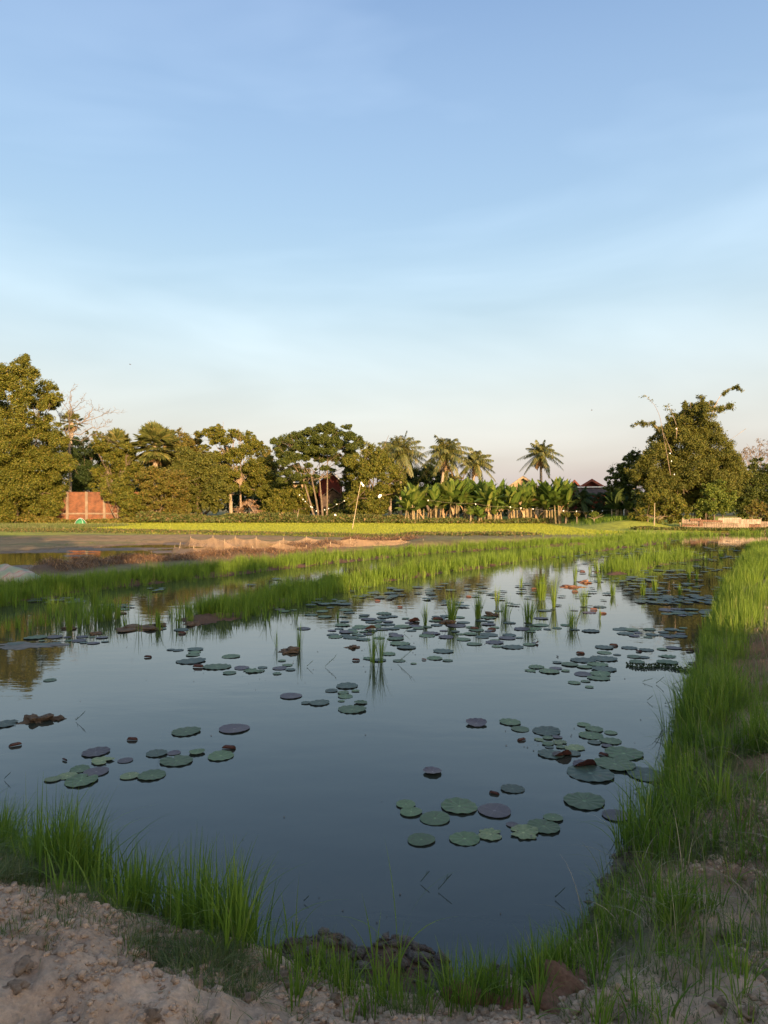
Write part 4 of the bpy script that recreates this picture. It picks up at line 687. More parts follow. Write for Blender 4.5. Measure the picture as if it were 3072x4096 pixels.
pole('thin brown post standing in front of the left foot of the bamboo', (2616, 2112), (2619, 2012), 0, .04, dep=53)
pole('dark stub post in the shade left of the bamboo', (2447, 2095), (2447, 2030), 0, .06, 'fence_post', dep=60)
pole('short stake at the weedy foot of the umbrella tree', (1187, 2078), (1196, 2035), 0, .03, 'stake', dep=66)
pole('bare stick leaning by the thatched hut', (925, 2056), (929, 2008), 0, .04, 'stake', dep=67)
# small trees on the hump
def sapling(label, px, base, top, dep, r, seed, mat='olive'):
    rg = np.random.default_rng(seed); a = D(px, base, dep); c = D(px, top, dep); root = thing('sapling', label, 'small tree', tuple(a), 'small trees on the grassy hump'); m = MB(); tube(m, [a - [0, 0, .2], (a + c) / 2, c], [.06, .05, .03], 6); s = dep / F
    for k in range(5): e = c + rg.normal(0, r * s * .6, 3); tube(m, [a * .4 + c * .6, e], [.03, .01], 4)
    m.build('trunk', M['bark_pale'], root, origin=a); P = c + unit(rg.normal(size=(420, 3))) * rg.uniform(.2, 1, (420, 1)) * r * s * [1, 1, .7]; mm = MB(); leaves(mm, P, .13, .5, .5, rg=rg); mm.build('crown', M[mat], root, smooth=False, origin=a)
sapling('tiny tree with white strip above, left one before the red house', 2307, 2088, 2058, 61, 13, 1, 'brown_green'); sapling('smallest stick-like sapling between two others before the red house', 2344, 2085, 2053, 62, 8, 2, 'brown_green'); sapling('yellow leaved forked sapling on the grassy hump, largest of the small trees', 2376, 2102, 2058, 58, 20, 3, 'fresh'); sapling('low round sapling at the foot of the rightmost banana clump', 2263, 2085, 2058, 63, 20, 4, 'olive')
# green domed cover
M['green_cloth'] = noisemat('green_cloth', (.03, .15, .06), (.06, .24, .10), 6, .6)
p = G(322, 2101, .15); root = thing('dome_tent', 'small green domed net tent at the edge of the left field', 'tent', tuple(p)); m = MB(); rg = np.random.default_rng(2); nn = 16; V = []
for r, z in [(.47, 0), (.43, .22), (.30, .42), (.13, .55), (.02, .58)]:
    for k in range(nn): a = 2 * math.pi * k / nn; q = 1 + .06 * math.cos(4 * a); V.append([p[0] + r * q * math.cos(a), p[1] + r * q * math.sin(a), p[2] + z])
m.add(V, [[i * nn + j, i * nn + (j + 1) % nn, (i + 1) * nn + (j + 1) % nn, (i + 1) * nn + j] for i in range(4) for j in range(nn)]); m.build('cover', M['green_cloth'], root, origin=p)
for k in range(4):
    a = math.pi / 4 + k * math.pi / 2; f = MB(); tube(f, [[p[0] + r * 1.02 * math.cos(a), p[1] + r * 1.02 * math.sin(a), p[2] + z + .02] for r, z in [(.5, 0), (.46, .22), (.31, .42), (.13, .56), (.0, .6)]], .012, 4); f.build('rib', M['whitetrim'], root, origin=p)
# cloth sack heap at left
M['sack'], t, b = nodes('striped_sack'); L = t.links.new; tcn = N_(t, 'TexCoord'); wv = N_(t, 'TexWave', Scale=.9, Distortion=3.5); wv.inputs['Detail'].default_value = 2; mpn = N_(t, 'Mapping'); mpn.inputs['Rotation'].default_value = (0, 0, .5); L(tcn.outputs['Object'], mpn.inputs[0]); L(mpn.outputs[0], wv.inputs[0]); r = ramp(t, [(0, (.24, .27, .18)), (.4, (.28, .29, .20)), (.62, (.34, .28, .22)), (.70, (.34, .10, .09)), (.78, (.36, .28, .22)), (1, (.38, .31, .24))]); L(wv.outputs[0], r.inputs[0]); L(r.outputs[0], b.inputs['Base Color']); b.inputs['Roughness'].default_value = .7
c = G(10, 2342, .13); n = 34; u = np.linspace(-1, 1, n); U, Vv = np.meshgrid(u, u); rr = np.clip(1 - (np.abs(U) ** 2.2) - (np.abs(Vv) ** 2), 0, 1) ** .6
X = c[0] + U * 1.05 + .05 * Vv; Y = c[1] + Vv * .55; Z = .12 + .48 * rr * (1 + .5 * U * -.6) + .07 * fbm(U + 3, Vv, 3.0, 4, 60) * rr + .07 * np.abs(np.sin(U * 7 + Vv * 4 + 3 * fbm(U, Vv, 2, 2, 61))) * rr - .1 * (rr == 0)
m = MB(); i = np.arange(n - 1)[:, None] * n; j = np.arange(n - 1)[None]; m.add(np.stack([X, Y, Z], -1), np.stack([i + j, i + j + 1, i + n + j + 1, i + n + j], -1).reshape(-1, 4)); tag(m.build('cloth_sack', M['sack'], origin=c), 'crumpled pale green cloth with pink stripes lying at the left edge', 'cloth')
# ---------------------------------------------------------------- grasses
def dpond(P): return sdf_poly(P[:, 0], P[:, 1], POND)
def tufts(mb, P, nb, h, w, spread, lean, S=4, seed=0, v=None, hj=.35):
    rg = np.random.default_rng(seed); n = len(P); idx = np.repeat(np.arange(n), nb); az = rg.uniform(0, 2 * math.pi, len(idx)); hh = np.broadcast_to(h, (n,))[idx] * rg.uniform(1 - hj, 1 + hj * .6, len(idx))
    B = P[idx] + np.stack([np.cos(az), np.sin(az), az * 0], 1) * (spread * rg.uniform(0, 1, len(idx)) ** .7)[:, None]; B[:, 2] -= .015
    tv = rg.uniform(0, 1, n)[idx]; vv = np.clip(.45 * tv + .55 * rg.uniform(0, 1, len(idx)), 0, 1) if v is None else rg.uniform(v[0], v[1], len(idx))
    blades(mb, B, hh, w * rg.uniform(.6, 1.3, len(idx)), az, np.abs(rg.normal(0, lean, len(idx))), S, .5, vv, rg)
def scat(n, x0, x1, y0, y1, seed):
    rg = np.random.default_rng(seed); return np.stack([rg.uniform(x0, x1, n), rg.uniform(y0, y1, n), np.zeros(n)], 1), rg
# right bank
P, rg = scat(34000, 1.0, 17, 2.6, 44, 1); r = P[:, 1]; d = dpond(P); wdt = np.where(r < 5, .85, np.where(r < 9, .92, 1.0 + .03 * r)) * (1 + .5 * fbm(P[:, 0], P[:, 1], .7, 2, 66)); nz = fbm(P[:, 0], P[:, 1], 1.3, 3, 71)
side = P[:, 0] > np.interp(P[:, 1], [2.6, 3.4, 5, 9, 20, 44], [1.35, 1.15, 1.6, 3.4, 8, 15])
k = (d > np.where(r < 7, .02, .08) - .10 * (nz > .2)) & (d < wdt) & side & (nz > -.55 + .75 * np.clip(d / wdt, 0, 1)) & ((r > 4.2) | (rg.random(len(r)) < .5)); P = onground(P[k]); r = P[:, 1]
far_ = r > 9; mb = MB(); tufts(mb, P[~far_], 24, np.interp(P[~far_][:, 1], [2.6, 4, 6, 9], [.18, .28, .38, .42]) * (1 + .6 * nz[k][~far_]), .0095, .06, .42, 6, 2, hj=.55); tufts(mb, P[far_], 15, .36 * (1 + .4 * nz[k][far_]), .012, .08, .2, 3, 3)
tag(mb.build('bank_grass', M['grass']), 'tall green grass along the right bank of the pond', 'grass', kind='stuff')
P, rg = scat(2600, .7, 5.2, 2.0, 8.0, 14); d = dpond(P); nz = fbm(P[:, 0], P[:, 1], 1.9, 3, 75); k = (d > .02) & (d < 1.5) & (nz > -.02) & (rg.random(len(P)) < .7); P = onground(P[k]); nz = nz[k]; mb = MB(); tufts(mb, P, 10, .17 * (1 + .8 * nz), .0065, .035, .5, 5, 15, hj=.6)
tag(mb.build('bank_grass', M['grass']), 'loose short grass scattered over the lower right soil', 'grass', kind='stuff')
P, rg = scat(1500, .9, 9, 2.2, 12, 16); d = dpond(P); P = onground(P[(d > .0) & (d < 1.6)]); mb = MB(); n = len(P); blades(mb, P, rg.uniform(.2, .5, n), rg.uniform(.004, .007, n), rg.uniform(0, 6.28, n), rg.uniform(.2, 1.2, n), 6, .7, rg=rg)
tag(mb.build('dead_grass', M['palestraw']), 'dead straw coloured blades among the right bank grass', 'dead grass', kind='stuff')
P, rg = scat(9000, 1.0, 10, 2.6, 16, 24); d = dpond(P); P = onground(P[(d > .05) & (d < 1.3)]); mb = MB(); tufts(mb, P, 6, .24, .006, .08, .8, 5, 25, hj=.6)
tag(mb.build('bank_weeds', M['dull']), 'darker bent grass mixed into the right bank grass', 'grass', kind='stuff')
# near bank
edge = np.array([G(x, y)[:2] for x, y in [(-350,3220),(-200,3290),(0,3410),(110,3470),(200,3520),(300,3555),(420,3570),(600,3690),(850,3790),(1130,3840)]])
def along(L, n, sd, seed, off=0):
    rg = np.random.default_rng(seed); t = rg.uniform(0, len(L) - 1, n); i = t.astype(int); f = (t - i)[:, None]; a = L[i] * (1 - f) + L[i + 1] * f; e = unit(L[i + 1] - L[i]); nn = np.stack([-e[:, 1], e[:, 0]], 1); q = a + nn * (rg.normal(0, sd, n) + off)[:, None]; return np.c_[q, np.zeros(n)], t / (len(L) - 1), rg
P, t, rg = along(edge, 520, .15, 5, -.16); P = onground(P); mb = MB(); n7 = fbm(P[:, 0], P[:, 1], 3.5, 2, 91); P = P[n7 > -.45]; t = t[n7 > -.45]; n7 = n7[n7 > -.45]; n8 = fbm(P[:, 0], P[:, 1], 9, 2, 92); q_ = n8 > -.25; P = P[q_]; t = t[q_]; n7 = n7[q_]; tufts(mb, P, 11, np.where(t < .38, .37, np.where(t < .56, .16, .31)) * (1 + .6 * n7), .009, .045, .46, 7, 6, hj=.65)
P, t, rg = along(edge[:5], 520, .24, 7, -.22); P = onground(P); tufts(mb, P, 12, .2, .006, .06, .6, 6, 8, hj=.6)
tag(mb.build('bank_grass', M['grass']), 'fresh green grass on the near left edge of the pond', 'grass', kind='stuff')
e2 = np.array([G(x, y, .15)[:2] for x, y in [(1180,3880),(1300,3960),(1450,4010),(1650,4040),(1800,4000),(2000,3980),(2130,3920),(2260,3830),(2380,3700)]])
P, t, rg = along(e2, 130, .09, 9, -.08); P = onground(P); mb = MB(); tufts(mb, P, 10, .22, .006, .03, .35, 6, 10)
tag(mb.build('bank_grass', M['grass']), 'sparse grass along the near middle edge of the pond', 'grass', kind='stuff')
P, rg = scat(16000, -2.6, 4.6, 1.7, 6.2, 11); nz = fbm(P[:, 0], P[:, 1], 2.3, 3, 72); d = dpond(P); k = (d > .02) & ((nz > .10) & (d < 1.1) | ((d < .3) & (nz > -.2)) | ((P[:, 0] > .6) & (nz > -.15))); P = onground(P[k]); mb = MB(); tufts(mb, P, 9, .055, .0035, .035, .9, 4, 12, hj=.6)
P, t, rg = along(edge, 1500, .10, 17, -.48); nz = fbm(P[:, 0], P[:, 1], 2.5, 2, 77); P = onground(P[nz > -.3]); tufts(mb, P, 9, .07, .004, .045, 1.0, 5, 18, hj=.6)
P, t, rg = along(edge[:7], 2000, .16, 19, -.62); nz = fbm(P[:, 0], P[:, 1], 2.5, 2, 78); P = onground(P[nz > -.35]); tufts(mb, P, 8, .10, .0045, .05, .9, 5, 20, hj=.7)
L8 = np.array([G(x, y, .35)[:2] for x, y in [(300,3720),(520,3790),(760,3850),(950,3900),(1150,3990),(1400,4060),(1700,4080)]]); P, t, rg = along(L8, 1300, .10, 27, 0); nz = fbm(P[:, 0], P[:, 1], 4.0, 2, 79); P = onground(P[nz > .22]); tufts(mb, P, 8, .075, .004, .05, 1.0, 5, 28, hj=.7)
tag(mb.build('creeping_grass', M['dull']), 'dull creeping grass patches on the near soil', 'grass', kind='stuff')
P, rg = scat(700, -1.2, 4.2, 2.0, 4.5, 13); d = dpond(P); k = (d > .1) & ((P[:, 0] > .9) | (fbm(P[:, 0], P[:, 1], 2, 2, 8) > .35)); P = onground(P[k]); P[:, 2] += .012; mb = MB(); n = len(P); blades(mb, P, rg.uniform(.06, .22, n), rg.uniform(.003, .006, n), rg.uniform(0, 6.28, n), np.full(n, 1.0), 3, 1.0, rg=rg)
V = mb.V[0].reshape(n, -1, 3); V[:, :, 2] = P[:, None, 2] + (V[:, :, 2] - P[:, None, 2]) * .12; mb.V[0] = V.reshape(-1, 3)
tag(mb.build('dry_straw', M['palestraw']), 'dry straw bits scattered on the right foreground soil', 'straw', kind='stuff')
# rice in the strips
def strip(L, n, wid, h, seed, dens=.0, nb=9, w=.013, off=0):
    P, t, rg = along(L, n, wid, seed, off); nz = fbm(P[:, 0], P[:, 1], .9, 3, seed); P = P[nz > dens]; P[:, 2] = np.maximum(height(P[:, 0], P[:, 1]), -.02); mb = MB(); tufts(mb, P, nb, h * (1 + .45 * fbm(P[:, 0], P[:, 1], 2.2, 2, seed + 5)), w, .07, .2, 3, seed, hj=.45); return mb
m1 = strip(STRIP_A, 4600, .42, .34, 21, -.65); tag(m1.build('rice_grass', M['rice']), 'thick rice grass on the back mud strip across the pond', 'rice grass', kind='stuff')
m1 = strip(STRIP_B, 2600, .38, .34, 22, -.45); tag(m1.build('rice_grass', M['rice']), 'rice grass on the middle mud strip of the pond', 'rice grass', kind='stuff')
m1 = strip(STRIP_C, 420, .35, .42, 23, -.4); tag(m1.build('rice_grass', M['rice']), 'rice grass on the short right hand mud strip', 'rice grass', kind='stuff')
L4 = GL([(-150,2480),(100,2468),(330,2478),(560,2470),(780,2480)]); m1 = strip(L4, 620, .75, .40, 24, -.05, 7); tag(m1.build('rice_grass', M['rice']), 'thin rice standing in the shaded water at the left', 'rice grass', kind='stuff')
L5 = GL([(2050,2262),(2350,2240),(2600,2220),(2800,2195)]); m1 = strip(L5, 420, 2.4, .34, 25, .15, 5); tag(m1.build('rice_grass', M['rice']), 'scattered thin rice standing in the sunlit right part of the pond', 'rice grass', kind='stuff')
L6 = GL([(2350,2172),(2600,2150),(2850,2138),(3100,2136)]); m1 = strip(L6, 700, .8, .36, 26, -.1, 8, .02); tag(m1.build('rice_grass', M['rice']), 'far rice fringe below the patched fence', 'rice grass', kind='stuff')
# bright young rice field
P, rg = scat(190000, -40, 32, 40.5, 76, 31); dl, _ = dist_line(P[:, 0], P[:, 1], RIDGE); dh, _ = dist_line(P[:, 0], P[:, 1], HUMP); PADDY = GL([(120,2094),(700,2089),(1500,2092),(2150,2094),(2330,2122),(2560,2140),(2480,2152),(2150,2158),(2000,2150),(1500,2150),(1100,2142),(600,2134),(320,2126),(200,2108)], .12)
k = (sdf_poly(P[:, 0], P[:, 1], PADDY) < .3) & (dh > 2.2); P = onground(P[k]); mb = MB(); n = len(P)
blades(mb, P, rg.uniform(.07, .13, n), rg.uniform(.02, .035, n), rg.uniform(0, 6.28, n), rg.uniform(0, .5, n), 2, .4, rg=rg); tag(mb.build('young_rice', M['paddy']), 'bright yellow green young rice field beyond the pond', 'rice field', kind='stuff')
P, t, rg = along(HUMP, 4200, 1.5, 32); P = onground(P); mb = MB(); tufts(mb, P, 4, .38, .03, .12, .2, 2, 33); tag(mb.build('hump_grass', M['grass']), 'shaded tall grass hump before the red house', 'grass', kind='stuff')
# ridge weeds
P, t, rg = along(RIDGE, 30000, .85, 34); nzz = fbm(P[:, 0], P[:, 1], .3, 2, 9); P = onground(P); P[:, 2] += rg.uniform(0, .12, len(P)); mb = MB(); leaves(mb, P, .12 * rg.uniform(.5, 1.5, len(P)), .5, .6, rg=rg)
tag(mb.build('weeds', M['weed'], smooth=False), 'creeping weeds over the low bank in front of the rice field', 'weeds', kind='stuff')
P, t, rg = along(RIDGE, 5200, .8, 35); P = onground(P); mb = MB(); n = len(P); blades(mb, P, rg.uniform(.08, .26, n), .018, rg.uniform(0, 6.28, n), rg.uniform(0, .8, n), 3, .5, rg=rg); tag(mb.build('dry_weeds', M['straw']), 'reddish dry weeds over the low bank', 'weeds', kind='stuff')
P, t, rg = along(GL([(-500,2112),(0,2112),(250,2114),(420,2116)]), 7000, 2.0, 36); P = onground(P); mb = MB(); tufts(mb, P, 4, .3, .03, .15, .5, 2, 37); tag(mb.build('field_grass', M['dull']), 'rough shaded grass at the left edge of the field', 'grass', kind='stuff')
# straw heap
P, t, rg = along(HEAP, 15000, .38, 38); P = onground(P); P[:, 2] += rg.uniform(-.02, .07, len(P)); mb = MB(); n = len(P); blades(mb, P, rg.uniform(.10, .38, n), rg.uniform(.008, .022, n), rg.uniform(0, 6.28, n), rg.uniform(.5, 1.5, n), 3, 1.0, rg=rg)
tag(mb.build('straw_mulch', M['straw']), 'dark rotting straw and roots heaped along the mud bank', 'straw', kind='stuff')
P, t, rg = along(GL([(120,2345),(330,2335),(480,2322)]), 2600, .3, 39); P = onground(P); P[:, 2] += rg.uniform(0, .15, len(P)); mb = MB(); leaves(mb, P, .07 * rg.uniform(.6, 1.4, len(P)), .5, .8, rg=rg); tag(mb.build('low_weeds', M['fresh'], smooth=False), 'low leafy weeds right of the crumpled cloth', 'weeds', kind='stuff')
# floating scum and crumbs of mud on the water, small sprigs in mud pond
P, rg = scat(900, -22, 0, 22, 44, 40); k = (sdf_poly(P[:, 0], P[:, 1], POND2) < 2); P = onground(P[k]); mb = MB(); tufts(mb, P[::3], 6, .10, .02, .12, .8, 2, 41); tag(mb.build('mud_sprouts', M['fresh']), 'small green sprouts dotted over the far mud flat', 'sprouts', kind='stuff')

# ---------------------------------------------------------------- soil clods
def rock_mesh(name, mat, seed, n=2, rough=.28):
    import bmesh
    bm = bmesh.new(); bmesh.ops.create_icosphere(bm, subdivisions=n, radius=1); rg = np.random.default_rng(seed); sc = rg.uniform(.7, 1.2, 3) * [1, 1, .7]; o3 = rg.uniform(0, 50, 3)
    from mathutils import noise
    for v in bm.verts:
        p = v.co.copy(); f = 1 + rough * noise.noise(p * 1.4 + Vector(o3)) * 1.6 + rough * .6 * noise.noise(p * 4 + Vector(o3)); v.co = Vector((p.x * sc[0], p.y * sc[1], p.z * sc[2])) * f
    me = bpy.data.meshes.new(name); bm.to_mesh(me); bm.free(); me.materials.append(mat); me.polygons.foreach_set('use_smooth', np.ones(len(me.polygons), bool)); return me
M['clod'] = noisemat('soil_clod', (.30, .19, .115), (.54, .36, .24), 9, .95, .8, 90, c3=(.43, .28, .18)); M['wetclod'] = noisemat('wet_mud', (.05, .034, .024), (.13, .085, .055), 20, .6, .8, 90, spec=.4); M['bigclod'] = noisemat('big_clod', (.34, .215, .135), (.50, .33, .215), 2.2, .95, .9, 14); M['mudbrown'] = noisemat('brown_mud', (.10, .065, .04), (.22, .14, .085), 9, .9, .9, 26); M['redclod'] = noisemat('red_clod', (.20, .095, .055), (.33, .17, .10), 8, .95, .7, 50)
rocks = [rock_mesh('clod', M['bigclod'], s, 3, .6) for s in range(6)]
def rock_np(me): n = len(me.vertices); a = np.empty(n * 3); me.vertices.foreach_get('co', a); f = np.array([tuple(p.vertices) for p in me.polygons]); return a.reshape(-1, 3), f
rn = [rock_np(rock_mesh('tmp', M['clod'], s + 30, 1, .7)) for s in range(6)]
def clodstuff(n, x0, x1, y0, y1, sz, seed, mat, nm, label, cond, sink=.15, sm=True, cat='soil crumbs'):
    P, rg = scat(n, x0, x1, y0, y1, seed); k = cond(P, rg); P = onground(P[k]); mb = MB()
    for V, Fc in rn:
        s_ = rg.random(len(P)) < 1 / len(rn); Q = P[s_]; m = len(Q); 
        if not m: continue
        s = sz * (rg.pareto(1.9, m) * .5 + .4); s = np.minimum(s, sz * 3.6); a = rg.uniform(0, 6.28, m); c, n_ = np.cos(a), np.sin(a); X = V[None] * s[:, None, None]
        X = np.stack([X[..., 0] * c[:, None] - X[..., 1] * n_[:, None], X[..., 0] * n_[:, None] + X[..., 1] * c[:, None], X[..., 2]], -1) + Q[:, None] + np.array([0, 0, 1]) * (s * sink)[:, None, None]
        mb.add(X.reshape(-1, 3), (np.arange(m)[:, None, None] * len(V) + Fc[None]).reshape(-1, 3))
    return tag(mb.build(nm, mat, smooth=sm), label, cat, kind='stuff')
clodstuff(90000, -2.6, 3.6, 1.75, 4.8, .0062, 60, M['clod'], 'soil_crumbs', 'crumbled brown soil and pebbles on the near bank', lambda P, rg: (dpond(P) > .12) & (fbm(P[:, 0], P[:, 1], 2.1, 3, 73) > -.22 + .5 * (P[:, 0] > .9)))
clodstuff(2600, 2.5, 8, 5.5, 14, .03, 61, M['clod'], 'soil_crumbs', 'crumbled soil along the right bank path', lambda P, rg: (dpond(P) > .9) & (dpond(P) < 2.5))
def wetcond(P, rg):
    r = np.zeros(len(P), bool)
    for px, py, w, tp in NEARCL: c = G(px, py); r |= (P[:, 0] - c[0]) ** 2 + (P[:, 1] - c[1]) ** 2 < (w * .9) ** 2
    d = dpond(P); return (r & (height(P[:, 0], P[:, 1]) > -.02)) | ((d > -.08) & (d < .13) & (P[:, 0] > 1.0) & (P[:, 1] > 3))
clodstuff(26000, -.8, 3.0, 2.7, 5.5, .0095, 62, M['wetclod'], 'wet_mud_crumbs', 'dark wet crumbs of mud at the near waterline', wetcond, .2)
CL = [(140,3790,.07,'big smooth lump of dry soil at the lower left edge of the photo'),(60,3960,.05,'flat soil lump in the lower left corner'),(760,3790,.045,'pale soil clod beside the grass at the left, highest of the clods'),(610,4075,.05,'pointed pale clod at the bottom left'),(770,3960,.05,'rounded clod left of bottom middle'),(310,3800,.035,'small clod below the creeping grass at left'),(500,3712,.025,'small round pebble at the foot of the left grass'),
      (1115,3915,.05,'pale clod just right of the left grass band'),(1165,3960,.045,'squarish clod among the stones left of the wet mud mound'),(1260,3968,.045,'squarish pale clod right under the wet mud mound'),(1340,4005,.035,'light clod right of the squarish pale clod'),(1450,4050,.04,'clod at bottom middle beside a weed'),(850,4085,.04,'half hidden clod at the bottom edge, left of middle'),
      (2895,3745,.045,'pointed pale stone on the right bank soil'),(2875,4030,.045,'grey rounded stone in the lower right corner'),(2990,4070,.06,'brown clod at the far lower right corner'),(950,3700,.04,'clod half buried behind the left grass band'),(1000,4000,.035,'small clod in the middle of the crumbled soil'),(90,3880,.06,'long low ridge of dry soil in the lower left')]
for i_, (px, py, r_, lb) in enumerate(CL):
    p = G(px, py, .35 if px < 1100 else .2); 
    for _ in range(3): p = G(px, py, HZ(p[0], p[1]))
    o = new_obj('soil_clod', rocks[i_ % 6]); o.location = p + [0, 0, r_ * .15]; r_ *= .62; o.scale = (r_, r_, r_ * .8); o.rotation_euler = (0, 0, i_ * 1.7); tag(o, lb, 'clod', 'clods of soil on the near bank')
rc = rock_mesh('clod', M['redclod'], 77, 4, .85); 
for px, py, r_, lb in [(1960,4040,.15,'large reddish cracked earth lump at bottom middle right'),(2330,4075,.14,'reddish earth lump at the bottom right behind grass'),(2080,4070,.10,'low reddish lump between the two large reddish earth lumps')]:
    p = G(px, py, .15); o = new_obj('earth_lump', rc); o.location = [p[0], p[1], max(HZ(p[0], p[1]), .05) - .05]; o.scale = (r_ * 1.1, r_ * .8, r_ * .85); o.rotation_euler = (0, 0, px); tag(o, lb, 'earth lump')
for px, py, w, lb in [(145,2882,86,'brown crumbly mud mound floating at the left, larger of the two'),(232,2877,44,'small brown mud mound beside the larger one at the left'),(1162,2606,86,'flat brown mud mound beside a grass tuft in mid pond'),(1412,2590,52,'round brown mud mound in mid pond behind the tall tuft'),(1964,2463,48,'brown mud mound among the right tufts'),(1790,2492,56,'mud mound at the foot of the dark thick tuft'),(560,2515,160,'long brown mud bank in the shaded left water'),(630,2502,60,'mud lump carrying the thin dark left tuft'),(780,2498,64,'brown mud lump right of the long mud bank'),(278,2515,48,'small mud base under the leftmost single tuft'),(440,2438,36,'mud lump behind the pads at left'),(490,2455,28,'small mud lump right of another by the left pads'),(380,2535,50,'dark mud fleck near the left pads'),(2340,2330,66,'dry brown mound of leaves in the sunlit tufts'),(2275,2348,70,'low mound of dry roots left of the brown leaf mound')]:
    p = G(px, py, 0); r_ = w / F * p[1] * .5; o = new_obj('mud_mound', rock_mesh('mud_mound', M['mudbrown'] if px not in (2340, 2275) else M['redclod'], px, 4, .75)); o.location = p + [0, 0, 0]; o.scale = (r_, r_ * 1.1, min(r_ * .5, .07)); tag(o, lb, 'mud mound')

# ---------------------------------------------------------------- lotus pads
def padmat(name, c1, c2, under=(.12, .045, .03)):
    m, t, b = nodes(name); L = t.links.new; tcn = N_(t, 'TexCoord'); nz = N_(t, 'TexNoise', Scale=3.0, Detail=5.0); L(tcn.outputs['Object'], nz.inputs[0]); r = ramp(t, [(.35, c1), (.65, c2)]); L(nz.outputs[0], r.inputs[0])
    at = N_(t, 'Attribute', attribute_name='v'); mx = N_(t, 'MixRGB'); mx.inputs[2].default_value = (*[min(1, c * 1.9 + .02) for c in c2], 1); mm = N_(t, 'Math', operation='MULTIPLY'); mm.inputs[1].default_value = .75; L(at.outputs['Fac'], mm.inputs[0]); L(mm.outputs[0], mx.inputs[0]); L(r.outputs[0], mx.inputs[1])
    gi = N_(t, 'NewGeometry'); m2 = N_(t, 'MixRGB'); m2.inputs[2].default_value = (*under, 1); L(gi.outputs['Backfacing'], m2.inputs[0]); L(mx.outputs[0], m2.inputs[1]); L(m2.outputs[0], b.inputs['Base Color']); b.inputs['Roughness'].default_value = .5; b.inputs['Specular IOR Level'].default_value = .35
    ob = N_(t, 'ObjectInfo'); av = N_(t, 'VectorMath', operation='ADD'); sc_ = N_(t, 'VectorMath', operation='SCALE'); sc_.inputs['Scale'].default_value = 40; L(tcn.outputs['Object'], av.inputs[0]); cc = N_(t, 'CombineXYZ'); L(ob.outputs['Random'], cc.inputs[0]); L(ob.outputs['Random'], cc.inputs[1]); L(cc.outputs[0], sc_.inputs[0]); L(sc_.outputs[0], av.inputs[1]); n5 = N_(t, 'TexNoise', Scale=4.5, Detail=3.0); L(av.outputs[0], n5.inputs[0]); L(av.outputs[0], nz.inputs[0]); r5 = ramp(t, [(.62, (0, 0, 0)), (.68, (1, 1, 1))]); L(n5.outputs[0], r5.inputs[0]); m5 = N_(t, 'MixRGB'); m5.inputs[2].default_value = (.085, .06, .035, 1); L(r5.outputs[0], m5.inputs[0]); L(mx.outputs[0], m5.inputs[1]); hv = N_(t, 'HueSaturation'); vr = N_(t, 'MapRange'); vr.inputs[3].default_value = .75; vr.inputs[4].default_value = 1.3; L(ob.outputs['Random'], vr.inputs[0]); L(vr.outputs[0], hv.inputs['Value']); L(m5.outputs[0], hv.inputs['Color']); L(hv.outputs[0], m2.inputs[1]); return m
M['pad_green'] = padmat('pad_green', (.058, .088, .03), (.085, .12, .042)); M['pad_dark'] = padmat('pad_dark', (.035, .05, .032), (.052, .07, .044)); M['pad_purple'] = padmat('pad_purple', (.06, .042, .046), (.085, .06, .062), (.06, .022, .018)); M['pad_yellow'] = padmat('pad_yellow', (.11, .14, .05), (.17, .18, .07)); M['pad_red'] = padmat('pad_red', (.045, .02, .015), (.075, .032, .022), (.085, .032, .022))
